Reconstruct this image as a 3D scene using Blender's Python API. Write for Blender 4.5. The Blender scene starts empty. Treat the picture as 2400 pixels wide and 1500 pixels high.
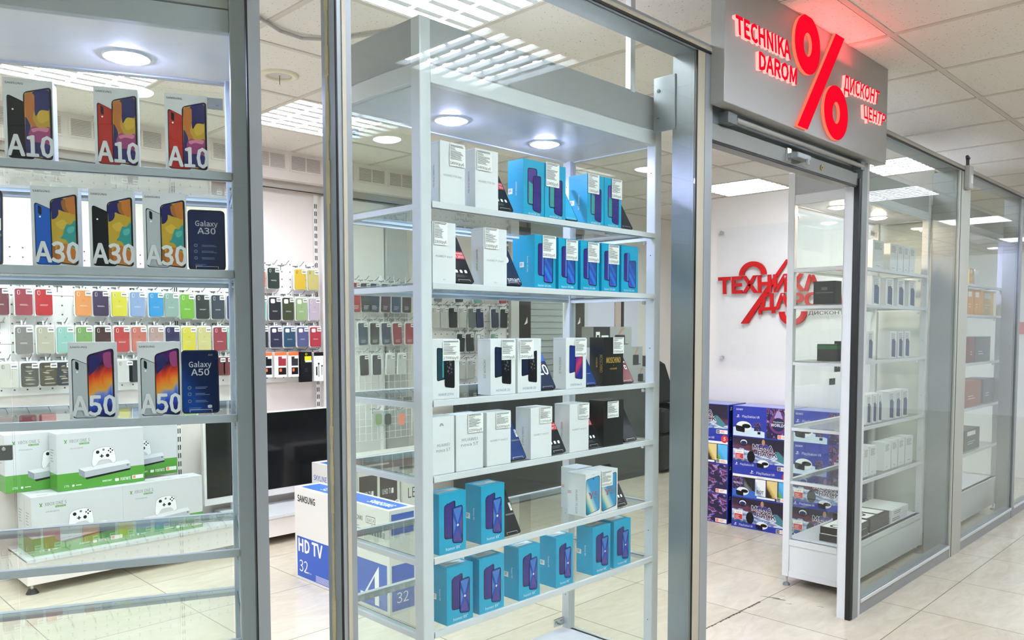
import bpy, math, random
from mathutils import Vector, Matrix
random.seed(7)
S = bpy.context.scene
COL = S.collection
PI = math.pi

# ---------------------------------------------------------------- camera, world, exposure
F_PX, YAW, PITCH, ROLL, CX, CY, EYE = 1871.83, 0.7893, -0.0557, -0.0013, 1200.0, 877.03, 1.325
fwd = Vector((math.sin(YAW)*math.cos(PITCH), math.cos(YAW)*math.cos(PITCH), math.sin(PITCH)))
rt0 = Vector((math.cos(YAW), -math.sin(YAW), 0)); up0 = rt0.cross(fwd)
rt = rt0*math.cos(ROLL) + up0*math.sin(ROLL); up = -rt0*math.sin(ROLL) + up0*math.cos(ROLL)
EYE_P = Vector((0, 0, EYE))
cam_d = bpy.data.cameras.new('camera'); cam = bpy.data.objects.new('camera', cam_d); COL.objects.link(cam)
cam_d.sensor_width = 36; cam_d.lens = 36*F_PX/2400
cam_d.shift_y = (CY-750)/2400; cam_d.clip_start = 0.05; cam_d.clip_end = 80
cam.matrix_world = Matrix(((rt.x, up.x, -fwd.x, 0), (rt.y, up.y, -fwd.y, 0), (rt.z, up.z, -fwd.z, EYE), (0, 0, 0, 1)))
S.camera = cam
S.view_settings.view_transform = 'Standard'; S.view_settings.look = 'None'
S.view_settings.gamma = 1; S.view_settings.use_curve_mapping = False
S.view_settings.exposure = 0.0
LAMP_E, CORR_E, DOWN_E, WORLD_E = 44.0, 60.0, 330.0, 0.8
S.cycles.max_bounces = 8; S.cycles.diffuse_bounces = 5; S.cycles.glossy_bounces = 3
S.cycles.transmission_bounces = 4; S.cycles.transparent_max_bounces = 20
S.cycles.sample_clamp_indirect = 8; S.cycles.caustics_reflective = False; S.cycles.caustics_refractive = False
W = bpy.data.worlds.new('world'); S.world = W; W.use_nodes = True
W.node_tree.nodes['Background'].inputs[0].default_value = (0.92, 0.96, 1.0, 1)
W.node_tree.nodes['Background'].inputs[1].default_value = WORLD_E

def ray(x, y): return rt*((x-CX)/F_PX) + up*((CY-y)/F_PX) + fwd
def at_y(x, y, Y):
    d = ray(x, y); return EYE_P + d*(Y/d.y)
def at_x(x, y, X):
    d = ray(x, y); return EYE_P + d*(X/d.x)
def at_z(x, y, z):
    d = ray(x, y); return EYE_P + d*((z-EYE)/d.z)

# ---------------------------------------------------------------- materials
def lin(h):
    h = h.lstrip('#'); out = []
    for i in (0, 2, 4):
        c = int(h[i:i+2], 16)/255
        out.append(c/12.92 if c <= .04045 else ((c+.055)/1.055)**2.4)
    return (*out, 1)
MATS = {}
def mat(key, hexc='#ffffff', rough=.5, metal=0.0, spec=.5, emit=0.0, ecol=None, coat=0.0):
    if key in MATS: return MATS[key]
    m = bpy.data.materials.new(key); m.use_nodes = True
    b = m.node_tree.nodes['Principled BSDF']
    b.inputs['Base Color'].default_value = lin(hexc); b.inputs['Roughness'].default_value = rough
    b.inputs['Metallic'].default_value = metal; b.inputs['Specular IOR Level'].default_value = spec
    b.inputs['Coat Weight'].default_value = coat
    if emit:
        b.inputs['Emission Color'].default_value = lin(ecol or hexc); b.inputs['Emission Strength'].default_value = emit
    MATS[key] = m; return m
def nt(m): return m.node_tree.nodes, m.node_tree.links
def noise_bump(key, hexc, rough, scale, strength, dist=.002, metal=0.0, var=0.0):
    m = mat(key, hexc, rough, metal); N, L = nt(m); b = N['Principled BSDF']
    tc = N.new('ShaderNodeTexCoord'); no = N.new('ShaderNodeTexNoise'); no.inputs['Scale'].default_value = scale; no.inputs['Detail'].default_value = 4
    L.new(tc.outputs['Object'], no.inputs['Vector'])
    bp = N.new('ShaderNodeBump'); bp.inputs['Strength'].default_value = strength; bp.inputs['Distance'].default_value = dist
    L.new(no.outputs['Fac'], bp.inputs['Height']); L.new(bp.outputs['Normal'], b.inputs['Normal'])
    if var:
        n2 = N.new('ShaderNodeTexNoise'); n2.inputs['Scale'].default_value = scale*.12; n2.inputs['Detail'].default_value = 5
        L.new(tc.outputs['Object'], n2.inputs['Vector'])
        mx = N.new('ShaderNodeMix'); mx.data_type = 'RGBA'; c = lin(hexc)
        mx.inputs['A'].default_value = tuple(x*(1-var) for x in c[:3])+(1,); mx.inputs['B'].default_value = tuple(min(1, x*(1+var)) for x in c[:3])+(1,)
        L.new(n2.outputs['Fac'], mx.inputs['Factor']); L.new(mx.outputs['Result'], b.inputs['Base Color'])
    return m
def glass_mat(key, tint, base=.04, amt=.96, rough=0.0, film=0.0, filmc='#dfe8e4'):
    if key in MATS: return MATS[key]
    m = bpy.data.materials.new(key); m.use_nodes = True; N, L = nt(m); N.clear()
    out = N.new('ShaderNodeOutputMaterial'); mix = N.new('ShaderNodeMixShader'); tr = N.new('ShaderNodeBsdfTransparent'); gl = N.new('ShaderNodeBsdfGlossy')
    lw = N.new('ShaderNodeLayerWeight'); lw.inputs['Blend'].default_value = .5
    pw = N.new('ShaderNodeMath'); pw.operation = 'POWER'; pw.inputs[1].default_value = 5
    ml = N.new('ShaderNodeMath'); ml.operation = 'MULTIPLY_ADD'; ml.inputs[1].default_value = amt; ml.inputs[2].default_value = base
    tr.inputs[0].default_value = lin(tint); gl.inputs['Roughness'].default_value = rough
    L.new(lw.outputs['Facing'], pw.inputs[0]); L.new(pw.outputs[0], ml.inputs[0]); L.new(ml.outputs[0], mix.inputs[0])
    L.new(tr.outputs[0], mix.inputs[1]); L.new(gl.outputs[0], mix.inputs[2])
    if film:
        df = N.new('ShaderNodeBsdfDiffuse'); df.inputs[0].default_value = lin(filmc); m2 = N.new('ShaderNodeMixShader'); m2.inputs[0].default_value = film
        L.new(mix.outputs[0], m2.inputs[1]); L.new(df.outputs[0], m2.inputs[2]); L.new(m2.outputs[0], out.inputs[0])
    else: L.new(mix.outputs[0], out.inputs[0])
    MATS[key] = m; return m
def art(key, stops, scale=3.0, dist=.35, rough=.25, sx=1.0, sz=1.0, detail=2):
    """Printed picture: colour bands along the face's v axis bent by noise (uses the mesh's UVs)."""
    m = mat(key, '#888888', rough); N, L = nt(m); b = N['Principled BSDF']
    uv = N.new('ShaderNodeUVMap'); sp = N.new('ShaderNodeSeparateXYZ'); L.new(uv.outputs[0], sp.inputs[0])
    no = N.new('ShaderNodeTexNoise'); no.inputs['Scale'].default_value = scale; no.inputs['Detail'].default_value = detail; no.inputs['Distortion'].default_value = .8
    L.new(uv.outputs[0], no.inputs['Vector'])
    a1 = N.new('ShaderNodeMath'); a1.operation = 'MULTIPLY_ADD'; a1.inputs[1].default_value = dist; L.new(no.outputs['Fac'], a1.inputs[0])
    a2 = N.new('ShaderNodeMath'); a2.operation = 'MULTIPLY_ADD'; a2.inputs[1].default_value = sx; a2.inputs[2].default_value = -dist*.5
    L.new(sp.outputs[0], a2.inputs[0]); 
    a3 = N.new('ShaderNodeMath'); a3.operation = 'MULTIPLY_ADD'; a3.inputs[1].default_value = sz; L.new(sp.outputs[1], a3.inputs[0]); L.new(a2.outputs[0], a3.inputs[2])
    L.new(a3.outputs[0], a1.inputs[2])
    cr = N.new('ShaderNodeValToRGB'); L.new(a1.outputs[0], cr.inputs[0]); el = cr.color_ramp.elements
    while len(el) > 1: el.remove(el[0])
    el[0].position = stops[0][0]; el[0].color = lin(stops[0][1])
    for p, c in stops[1:]:
        e = el.new(p); e.color = lin(c)
    L.new(cr.outputs[0], b.inputs['Base Color']); return m

def floor_mat():
    m = mat('beige stone tiles', '#d9d4ca', .16, spec=.5); N, L = nt(m); b = N['Principled BSDF']
    tc = N.new('ShaderNodeTexCoord'); mp = N.new('ShaderNodeMapping'); L.new(tc.outputs['Object'], mp.inputs[0])
    mp.inputs['Location'].default_value = (-3.9795, -1.2376, 0)
    br = N.new('ShaderNodeTexBrick'); br.offset = 0; br.squash = 1
    br.inputs['Scale'].default_value = 1; br.inputs['Brick Width'].default_value = .6; br.inputs['Row Height'].default_value = .6
    br.inputs['Mortar Size'].default_value = .0022; br.inputs['Mortar Smooth'].default_value = .2; br.inputs['Bias'].default_value = 0
    br.inputs['Color1'].default_value = lin('#cfc7b7'); br.inputs['Color2'].default_value = lin('#c9c0ae'); br.inputs['Mortar'].default_value = lin('#5d5344')
    L.new(mp.outputs[0], br.inputs['Vector'])
    n1 = N.new('ShaderNodeTexNoise'); n1.inputs['Scale'].default_value = 5; n1.inputs['Detail'].default_value = 8; n1.inputs['Roughness'].default_value = .65; n1.inputs['Distortion'].default_value = 1.2
    mp2 = N.new('ShaderNodeMapping'); mp2.inputs['Scale'].default_value = (1, 3, 1); L.new(tc.outputs['Object'], mp2.inputs[0]); L.new(mp2.outputs[0], n1.inputs['Vector'])
    cr = N.new('ShaderNodeValToRGB'); cr.color_ramp.elements[0].position = .3; cr.color_ramp.elements[0].color = (.86, .84, .8, 1); cr.color_ramp.elements[1].position = .7; cr.color_ramp.elements[1].color = (1.02, 1.02, 1.02, 1)
    L.new(n1.outputs['Fac'], cr.inputs[0])
    mx = N.new('ShaderNodeMix'); mx.data_type = 'RGBA'; mx.blend_type = 'MULTIPLY'; mx.inputs['Factor'].default_value = 1
    L.new(br.outputs['Color'], mx.inputs['A']); L.new(cr.outputs[0], mx.inputs['B']); L.new(mx.outputs['Result'], b.inputs['Base Color'])
    r = N.new('ShaderNodeMath'); r.operation = 'MULTIPLY_ADD'; r.inputs[1].default_value = .5; r.inputs[2].default_value = .15; L.new(br.outputs['Fac'], r.inputs[0]); L.new(r.outputs[0], b.inputs['Roughness'])
    return m
def ceiling_mat():
    m = mat('mineral fibre ceiling tiles', '#d8d3c8', .9, spec=.2); N, L = nt(m); b = N['Principled BSDF']
    tc = N.new('ShaderNodeTexCoord')
    n0 = N.new('ShaderNodeTexNoise'); n0.inputs['Scale'].default_value = 22; n0.inputs['Detail'].default_value = 1; L.new(tc.outputs['Object'], n0.inputs['Vector'])
    mxv = N.new('ShaderNodeMix'); mxv.data_type = 'RGBA'; mxv.blend_type = 'ADD'; mxv.inputs['Factor'].default_value = .035; L.new(tc.outputs['Object'], mxv.inputs['A']); L.new(n0.outputs['Color'], mxv.inputs['B'])
    facs = []
    for rz, sc in ((.5, 92), (1.9, 104)):
        mp = N.new('ShaderNodeMapping'); mp.inputs['Rotation'].default_value = (0, 0, rz); mp.inputs['Scale'].default_value = (1, .32, 1); L.new(mxv.outputs['Result'], mp.inputs[0])
        vo = N.new('ShaderNodeTexVoronoi'); vo.inputs['Scale'].default_value = sc; vo.inputs['Randomness'].default_value = 1; L.new(mp.outputs[0], vo.inputs['Vector'])
        lt = N.new('ShaderNodeMath'); lt.operation = 'LESS_THAN'; lt.inputs[1].default_value = .115; L.new(vo.outputs['Distance'], lt.inputs[0])
        gt = N.new('ShaderNodeMath'); gt.operation = 'GREATER_THAN'; gt.inputs[1].default_value = .3; sx = N.new('ShaderNodeSeparateXYZ'); L.new(vo.outputs['Color'], sx.inputs[0]); L.new(sx.outputs[0], gt.inputs[0])
        mu = N.new('ShaderNodeMath'); mu.operation = 'MULTIPLY'; L.new(lt.outputs[0], mu.inputs[0]); L.new(gt.outputs[0], mu.inputs[1]); facs.append(mu)
    mx = N.new('ShaderNodeMath'); mx.operation = 'MAXIMUM'; L.new(facs[0].outputs[0], mx.inputs[0]); L.new(facs[1].outputs[0], mx.inputs[1])
    mr = N.new('ShaderNodeMix'); mr.data_type = 'RGBA'; mr.inputs['A'].default_value = lin('#e6e1d8'); mr.inputs['B'].default_value = lin('#7d776c'); L.new(mx.outputs[0], mr.inputs['Factor'])
    L.new(mr.outputs['Result'], b.inputs['Base Color']); return m

ALU = noise_bump('brushed aluminium frame', '#959b9d', .34, 60, .02, .0005, metal=.35, var=.05)
ALU_D = mat('dark aluminium', '#6f7676', .4, metal=.4)
ALU_B = mat('beige aluminium strip', '#b3ad9a', .45, metal=.2)
WHITE_M = mat('white powder coated metal', '#d6d9db', .32)
LAMINATE = mat('grey laminate panel', '#a3a5a6', .3); GREY_M = mat('grey powder coated metal', '#a6adb4', .32)
TOPWHITE = mat('glossy white laminate', '#e2e1ea', .15)
PLASTER = noise_bump('white rough plaster', '#e6e2e0', .8, 140, .35, .003)
WALLPAINT = mat('white painted board', '#efe6e1', .6)
WALLW = mat('white wall paint', '#e9e9e8', .7)
BLACK = mat('black rubber', '#0c0c0d', .5)
GLASSM = glass_mat('clear pane glass', '#fbfefc', .025, .8)
SHELFG = glass_mat('clear shelf glass', '#fcfefd', .03, .75)
GEDGE = mat('green glass edge', '#3f5855', .15); GLIT = mat('lit pale glass edge', '#c9d6d8', .15)  # second edge tone is pale so the shelves' back edges look lit
LOCKM = mat('dark nickel', '#6a6b66', .35, metal=.6)
CHROME = mat('chrome', '#d0d2d4', .15, metal=1)
PAPER = mat('white paper', '#f2f2ee', .6)
INK = mat('black ink', '#1a1a1c', .6)
TINK = mat('fine print ink', '#2e2e31', .6)
GREYINK = mat('grey ink', '#6e7173', .6)
WINK = mat('white ink', '#f4f4f4', .5)
SILVER = mat('silver ink', '#c9ccd0', .4)
EMIT = mat('fluorescent tube panel', '#ffffff', .5, emit=LAMP_E, ecol='#f3f7ff')
EMIT_C = mat('corridor tube panel', '#ffffff', .5, emit=CORR_E, ecol='#e9f0ff')
BLADE = mat('white louvre metal', '#eef2f3', .3)
LED_C = mat('cool led disc', '#ffffff', .5, emit=DOWN_E, ecol='#c6caff')
LED_W = mat('warm led disc', '#ffffff', .5, emit=DOWN_E*.75, ecol='#ffe6cc')

# ---------------------------------------------------------------- mesh helpers
class MB:
    def __init__(s): s.v, s.f, s.mi, s.mats, s.uv = [], [], [], [], []
    def mid(s, m):
        if m not in s.mats: s.mats.append(m)
        return s.mats.index(m)
    def add(s, vs, fs, m, M=None, uvs=None):
        o = len(s.v); i = s.mid(m)
        s.v += [tuple(M @ Vector(p)) if M else tuple(p) for p in vs]
        for f in fs:
            s.f.append([o+k for k in f]); s.mi.append(i)
            s.uv.append([uvs[k] for k in f] if uvs else None)
        return s
    def box(s, x0, x1, y0, y1, z0, z1, m, M=None):
        return s.add([(x0,y0,z0),(x1,y0,z0),(x1,y1,z0),(x0,y1,z0),(x0,y0,z1),(x1,y0,z1),(x1,y1,z1),(x0,y1,z1)],
                     [(0,3,2,1),(4,5,6,7),(0,1,5,4),(1,2,6,5),(2,3,7,6),(3,0,4,7)], m, M)
    def cyl(s, a, b, r, m, n=16, r2=None, caps=True):
        a, b = Vector(a), Vector(b); d = (b-a).normalized(); u = d.orthogonal().normalized(); w = d.cross(u); r2 = r if r2 is None else r2
        vs = []
        for c, q in ((a, r), (b, r2)):
            vs += [c + u*q*math.cos(2*PI*k/n) + w*q*math.sin(2*PI*k/n) for k in range(n)]
        fs = [(k, (k+1) % n, n+(k+1) % n, n+k) for k in range(n)]
        if caps: fs += [tuple(range(n-1, -1, -1)), tuple(range(n, 2*n))]
        return s.add(vs, fs, m)
    def tube(s, pts, r, m, n=6):
        for a, b in zip(pts, pts[1:]): s.cyl(a, b, r, m, n)
        return s
    def prism(s, pts, d, m, m_side=None, M=None):
        """pts: list of 3-D points of one face; d: extrusion vector."""
        n = len(pts); P = [Vector(p) for p in pts]; d = Vector(d)
        s.add(P + [p+d for p in P], [tuple(range(n-1, -1, -1)), tuple(range(n, 2*n))], m, M)
        s.add(P + [p+d for p in P], [(k, (k+1) % n, n+(k+1) % n, n+k) for k in range(n)], m_side or m, M)
        return s
    def mesh(s, name):
        me = bpy.data.meshes.new(name); me.from_pydata(s.v, [], s.f)
        for m in s.mats: me.materials.append(m)
        me.polygons.foreach_set('material_index', s.mi)
        if any(u is not None for u in s.uv):
            l = me.uv_layers.new(name='UVMap'); k = 0; flat = []
            for f, u in zip(s.f, s.uv):
                for j in range(len(f)): flat += list(u[j]) if u else [0, 0]
            l.data.foreach_set('uv', flat)
        me.update(); return me
    def obj(s, name, parent=None, loc=(0, 0, 0), rz=0, bev=0, smooth=False):
        o = link(name, s.mesh(name), parent, loc, rz)
        if bev:
            b = o.modifiers.new('bevel', 'BEVEL'); b.width = bev; b.segments = 2; b.limit_method = 'ANGLE'; b.angle_limit = .9
        if smooth:
            o.data.polygons.foreach_set('use_smooth', [True]*len(o.data.polygons))
        return o
def link(name, data, parent=None, loc=(0, 0, 0), rz=0):
    o = bpy.data.objects.new(name, data); COL.objects.link(o); o.location = loc; o.rotation_euler = (0, 0, rz)
    if parent: o.parent = parent
    return o
def tag(o, label, cat, group=None):
    o['label'] = label; o['category'] = cat
    if group: o['group'] = group
    return o
def empty(name, loc, rz=0, label='', cat='', group=None):
    o = link(name, None, None, loc, rz); o.empty_display_size = .05; return tag(o, label, cat, group)
def struct(o): o['kind'] = 'structure'; return o

GLY = {}
try:
    import os
    SANS = bpy.data.fonts.load(os.path.join(bpy.utils.system_resource('DATAFILES'), 'fonts', 'Noto Sans CJK Regular.woff2'))
except Exception:
    SANS = None
def glyphs(t, bold=0.0, heavy=False):
    """(verts, faces, width, cap height) of a word, as flat shapes; cap height of 'H' scaled to 1."""
    k = (t, bold if heavy else 0, heavy)
    if k in GLY: return GLY[k]
    c = bpy.data.curves.new('word', 'FONT'); c.body = t; c.size = 1; c.font = c.font if heavy or not SANS else SANS; c.resolution_u = 2; c.fill_mode = 'FRONT'; c.offset = bold if heavy else 0
    o = bpy.data.objects.new('word', c); COL.objects.link(o)
    dg = bpy.context.evaluated_depsgraph_get(); me = bpy.data.meshes.new_from_object(o.evaluated_get(dg))
    vs = [(v.co.x, v.co.y) for v in me.vertices]; fs = [tuple(p.vertices) for p in me.polygons]
    bpy.data.objects.remove(o); bpy.data.curves.remove(c); bpy.data.meshes.remove(me)
    H = HCAP.get(heavy) or (HCAP.setdefault(heavy, max(v[1] for v in vs)) if t == 'H' else .73)
    x0 = min([v[0] for v in vs], default=0); x1 = max([v[0] for v in vs], default=1)
    GLY[k] = ([((a-x0)/H, b/H) for a, b in vs], fs, (x1-x0)/H); return GLY[k]

HCAP = {}
glyphs('H'); glyphs('H', 0, True)
class Face:
    """A flat side of a thing, to print on: origin o, unit axes u (across) and v (up); n points outwards."""
    def __init__(s, mb, o, u, v, n=None):
        s.mb, s.o, s.u, s.v = mb, Vector(o), Vector(u), Vector(v); s.n = Vector(n) if n else s.u.cross(s.v)
    def P(s, x, y, k=1): return s.o + s.u*x + s.v*y + s.n*(.00025*k)
    def poly(s, pts, m, k=1, uv=None):
        xs = [p[0] for p in pts]; ys = [p[1] for p in pts]; x0, x1, y0, y1 = min(xs), max(xs), min(ys), max(ys)
        uvs = [((x-x0)/(x1-x0+1e-9), (y-y0)/(y1-y0+1e-9)) for x, y in pts]
        s.mb.add([s.P(x, y, k) for x, y in pts], [tuple(range(len(pts)))], m, None, uvs)
    def rect(s, x0, x1, y0, y1, m, k=1): s.poly([(x0, y0), (x1, y0), (x1, y1), (x0, y1)], m, k)
    def round(s, pts, r, m, k=1, n=4): s.poly(rpoly(pts, r, n), m, k)
    def disc(s, x, y, r, m, k=1, n=14, ry=None):
        s.poly([(x+r*math.cos(2*PI*i/n), y+(ry or r)*math.sin(2*PI*i/n)) for i in range(n)], m, k)
    def text(s, t, x, y, h, m, k=2, w=None, bold=.0, align='l', up=False, shear=0.0, perspective=None):
        vs, fs, tw = glyphs(t, bold); sx = h if w is None else w/tw
        W_ = tw*sx; ox = {'l': 0, 'c': -W_/2, 'r': -W_}[align]
        if up: pts = [s.P(x - b*h, y + a*sx + ox, k) for a, b in vs]
        else: pts = [s.P(x + a*sx + ox + shear*b*h, y + b*h, k) for a, b in vs]
        if bold > 0:
            d = bold*h*.9
            for i in range(8): dv = s.u*(d*math.cos(PI*i/4)) + s.v*(d*math.sin(PI*i/4)) + s.n*(-.00001*(i+1)); s.mb.add([p+dv for p in pts], fs, m)
        s.mb.add(pts, fs, m); return W_
    def textd(s, t, x, y, h, m, k=2, bold=0., w=None):
        """text running downwards along the face"""
        vs, fs, tw = glyphs(t, bold); sx = h if w is None else w/tw
        s.mb.add([s.P(x + b*h, y - a*sx, k) for a, b in vs], fs, m)
    def bars(s, x, y, w, n, step, hb, m, k=2, lo=.5):
        for i in range(n):
            L = w*random.uniform(lo, 1); s.rect(x, x+L, y-i*step, y-i*step+hb, m, k)
def rpoly(pts, r, n=4):
    out = []; N = len(pts)
    for i in range(N):
        p = Vector(pts[i]); a = Vector(pts[i-1]); b = Vector(pts[(i+1) % N])
        da = (a-p).normalized(); db = (b-p).normalized(); rr = min(r, (a-p).length*.45, (b-p).length*.45)
        p0, p1 = p+da*rr, p+db*rr
        for j in range(n+1):
            t = j/n; q = p0*(1-t)**2 + p*2*t*(1-t) + p1*t*t; out.append((q.x, q.y))
    return out

# ---------------------------------------------------------------- the room
CEIL, YG, YB = 2.485, 1.425, 4.85           # ceiling height, storefront glass, back wall
FLOOR = floor_mat(); CEILM = ceiling_mat()
b = MB(); b.box(-3, 14, -3.2, 6.5, -.06, 0, FLOOR)
STAIN = mat('dark worn grout', '#3d3629', .7)
ff = Face(b, (0, 0, 0), (1, 0, 0), (0, 1, 0), (0, 0, 1))
for i in range(34):                       # worn joint and screw-hole scars inside the doorway
    x = 2.75 + i*.024; ff.rect(x, x+.02, 1.8376-random.uniform(.003, .009), 1.8376+random.uniform(.002, .005), STAIN)
for px, py, a, c in ((1809, 1401, .05, .014), (1824, 1405, .045, .01), (1788, 1398, .022, .007), (1832, 1397, .018, .008), (1847, 1415, .022, .006), (1921, 1422, .024, .005)):
    p = at_z(px, py, 0); ff.round([(p.x-a*.2, p.y+a*.55), (p.x-a*.1, p.y+a*.6), (p.x+a*.35, p.y-a*.55), (p.x+a*.2, p.y-a*.6-c)], .004, STAIN)
struct(b.obj('floor'))
CEIL_CELLS = set()                          # grid cells taken by lamps; the ceiling is laid round them below
TBAR = mat('ceiling grid bar', '#cdc7bb', .5); GAP = mat('dark gap beside grid bar', '#3a3630', .9)
b = MB()
for k in range(-8, 20):
    x = 2.138 + .6*k; b.box(x-.012, x+.012, -3.2, YB, CEIL-.004, CEIL, TBAR)
    if k % 2: b.box(x+.012, x+.0155, -3.2, YB, CEIL-.0015, CEIL, GAP)
for k in range(-7, 7):
    y = 1.2 + .607*k; b.box(-3, 14, y-.012, y+.012, CEIL-.0042, CEIL, TBAR); b.box(-3, 14, y+.012, y+.0165, CEIL-.0016, CEIL, GAP)
struct(b.obj('trim_1'))
def wall(name, x0, x1, y0, y1, z0, z1, m): return struct(MB().box(x0, x1, y0, y1, z0, z1, m).obj(name))
wall('wall_back', -3, 14, YB, YB+.15, 0, CEIL, WALLPAINT)
wall('wall_right', 5.1, 5.2, 1.575, 3.22, 0, 2.25, PLASTER)
wall('wall_left', -1.7, -1.6, 2.3, YB, 0, CEIL, WALLW)
wall('wall_front', -3, 14, -3.3, -3.2, 0, CEIL, mat('corridor wall paint', '#7f857f', .7))
wall('wall_end', 8.3, 8.4, 1.5, YB, 0, CEIL, WALLW)
BROWN = mat('brown plinth tile', '#8f7f63', .35)
struct(MB().box(5.085, 5.215, 1.555, 1.6, 0, .10, BROWN).obj('baseboard_right'))
b = MB(); b.box(8.2, 8.3, 1.48, 1.56, 0, CEIL, mat('brick red column paint', '#8d5448', .5)); struct(b.obj('trim_2'))
# cornice above the back wall with slatted vents
struct(MB().box(-1.6, 3.95, 4.73, YB, 2.30, CEIL, WALLPAINT).obj('trim_3'))
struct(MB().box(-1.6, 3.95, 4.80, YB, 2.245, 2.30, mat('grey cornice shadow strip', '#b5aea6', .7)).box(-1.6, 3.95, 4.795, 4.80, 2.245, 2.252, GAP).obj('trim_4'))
VENT = mat('white vent plastic', '#ece2dc', .5); VDARK = mat('vent slot', '#a89d96', .8)
vx = .62; n = 0
while vx < 3.7:
    r = empty('vent_grille', (vx, 4.73, 2.41), 0, 'white slatted double vent grille in the cornice above the pegboard wall', 'vent', 'vent grilles along the cornice')
    f = MB(); f.box(0, .235, -.006, 0, -.055, .055, VENT); f.obj('grille_frame', r)
    s = MB()
    for c in (.012, .124):
        for k in range(11): s.box(c, c+.10, -.009, -.006, -.042+k*.0082, -.039+k*.0082, VDARK)
    s.obj('slats', r); vx += .262

# ceiling lamps ----------------------------------------------------------
def lamp(x, y, label, em, along='y', group=None):
    w, d = .596, .602
    CEIL_CELLS.add((round((x-2.138)/.6), round((y-1.2)/.607)))
    r = empty('ceiling_lamp', (x+.002, y+.0025, CEIL+.034), 0, label, 'ceiling lamp', group)
    MB().box(.012, w-.012, .012, d-.012, -.006, -.0045, em).obj('light_panel', r)
    f = MB()
    for a in ((0, w, 0, .016), (0, w, d-.016, d), (0, .016, .016, d-.016), (w-.016, w, .016, d-.016)): f.box(*a, -.036, -.002, BLADE)
    f.obj('lamp_frame', r)
    g = MB(); z0, z1 = -.035, -.010
    n = 7
    def bar(p, q, wd):      # wedge blade between two points
        p, q = Vector(p), Vector(q); t = (q-p).normalized(); s = Vector((-t.y, t.x, 0))*wd
        a = p+Vector((0, 0, z0)); 
        g.prism([p-s+Vector((0, 0, z0)), p+s+Vector((0, 0, z0)), p+Vector((0, 0, z1))], q-p, BLADE)
    L0, L1 = (d, w) if along == 'y' else (w, d)
    P = (lambda a, c: (c, a, 0)) if along == 'y' else (lambda a, c: (a, c, 0))
    for k in range(1, 4):                     # row dividers with a saw-tooth lower edge
        q = [(.016, -.008)] + [(min(max(L0*j/(2*n), .016), L0-.016), -.036 if j % 2 == 0 else -.013) for j in range(2*n+1)] + [(L0-.016, -.008)]
        c = Vector(P(0, L1*k/4-.004)); g.prism([c+Vector(P(a_, 0))+Vector((0, 0, z_)) for a_, z_ in q], P(0, .008), BLADE)
    for row in range(4):
        for k in range(1, n): bar(P(L0*k/n, L1*row/4+.01), P(L0*k/n, L1*(row+1)/4-.01), .016)
    g.obj('louvre', r)
    return r
lamp(1.538, 1.807, 'louvred square ceiling lamp cut by the top edge, above the middle cabinet', EMIT)
lamp(2.138, 3.628, 'louvred ceiling lamp over the television, seen between the two front posts', EMIT)
lamp(.938, 3.628, 'louvred ceiling lamp seen through the left cabinet under its white top', EMIT)
lamp(5.738, 3.021, 'louvred ceiling lamp beyond the logo wall, seen through the doorway', EMIT, 'x')
lamp(5.738, 1.807, 'louvred ceiling lamp right of the red sign, seen under the front beam', EMIT, 'x')
for x, t in ((2.138, 'mirrored in the glass above the middle cabinet'), (4.538, 'in front of the red sign'), (6.938, 'mirrored in the glass right of the doorway'), (9.338, 'mirrored in the second pane right of the doorway'), (11.738, 'at the far right end')):
    lamp(x, -.014, 'added unseen louvred corridor lamp ' + t, EMIT_C, 'x')
for x, y, t in ((.938, -.014, 'right above the viewer'), (-1.462, -.014, 'left of the viewer'), (.938, -1.228, 'just behind the viewer')):  # extra corridor lamps out of view, added to brighten the box fronts
    lamp(x, y, 'added unseen louvred corridor lamp ' + t, EMIT_C, 'x')
lamp(-.862, 2.414, 'added unseen louvred shop lamp left of the left cabinet', EMIT)  # out of view, added for more light in the shop
lamp(-.262, 3.628, 'added unseen louvred shop lamp in the left back corner', EMIT)  # another unseen lamp added to brighten the interior
lamp(3.938, 1.807, 'added hidden louvred shop lamp just inside the doorway behind the red sign', EMIT, 'x')  # added where the sign hides it, to lift the interior light
lamp(8.9, 2.6, 'louvred ceiling lamp over the far neighbouring shop', EMIT, 'x')

b = MB()
for i in range(-9, 20):
    for j in range(-8, 9):
        if (i, j) in CEIL_CELLS: continue
        x, y = 2.138+.6*i, 1.2+.607*j; b.add([(x, y, CEIL), (x, y+.607, CEIL), (x+.6, y+.607, CEIL), (x+.6, y, CEIL)], [(0, 1, 2, 3)], CEILM)
b.box(-3.3, 14.2, -3.7, 6.7, CEIL+.12, CEIL+.15, GAP); struct(b.obj('ceiling'))
r = empty('smoke_detector', (1.886, 3.359, CEIL), 0, 'round cream ceiling fitting with a short hanging wire', 'ceiling fitting')
CREAM = mat('cream plastic', '#ddd8bf', .4)
b = MB(); n = 28
prof = [(.085, 0), (.083, -.008), (.07, -.012), (.058, -.010), (.056, 0)]
vs = [(q*math.cos(2*PI*k/n), q*math.sin(2*PI*k/n), z) for q, z in prof for k in range(n)]
b.add(vs, [(i*n+k, i*n+(k+1) % n, (i+1)*n+(k+1) % n, (i+1)*n+k) for i in range(4) for k in range(n)], CREAM); b.obj('ring', r, smooth=True)
MB().cyl((0, 0, -.003), (0, 0, -.0005), .056, mat('dim lens', '#b9b2a8', .3), 28).obj('lens', r)
MB().cyl((0, 0, -.045), (0, 0, -.003), .0012, INK, 6).obj('wire', r)
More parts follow.
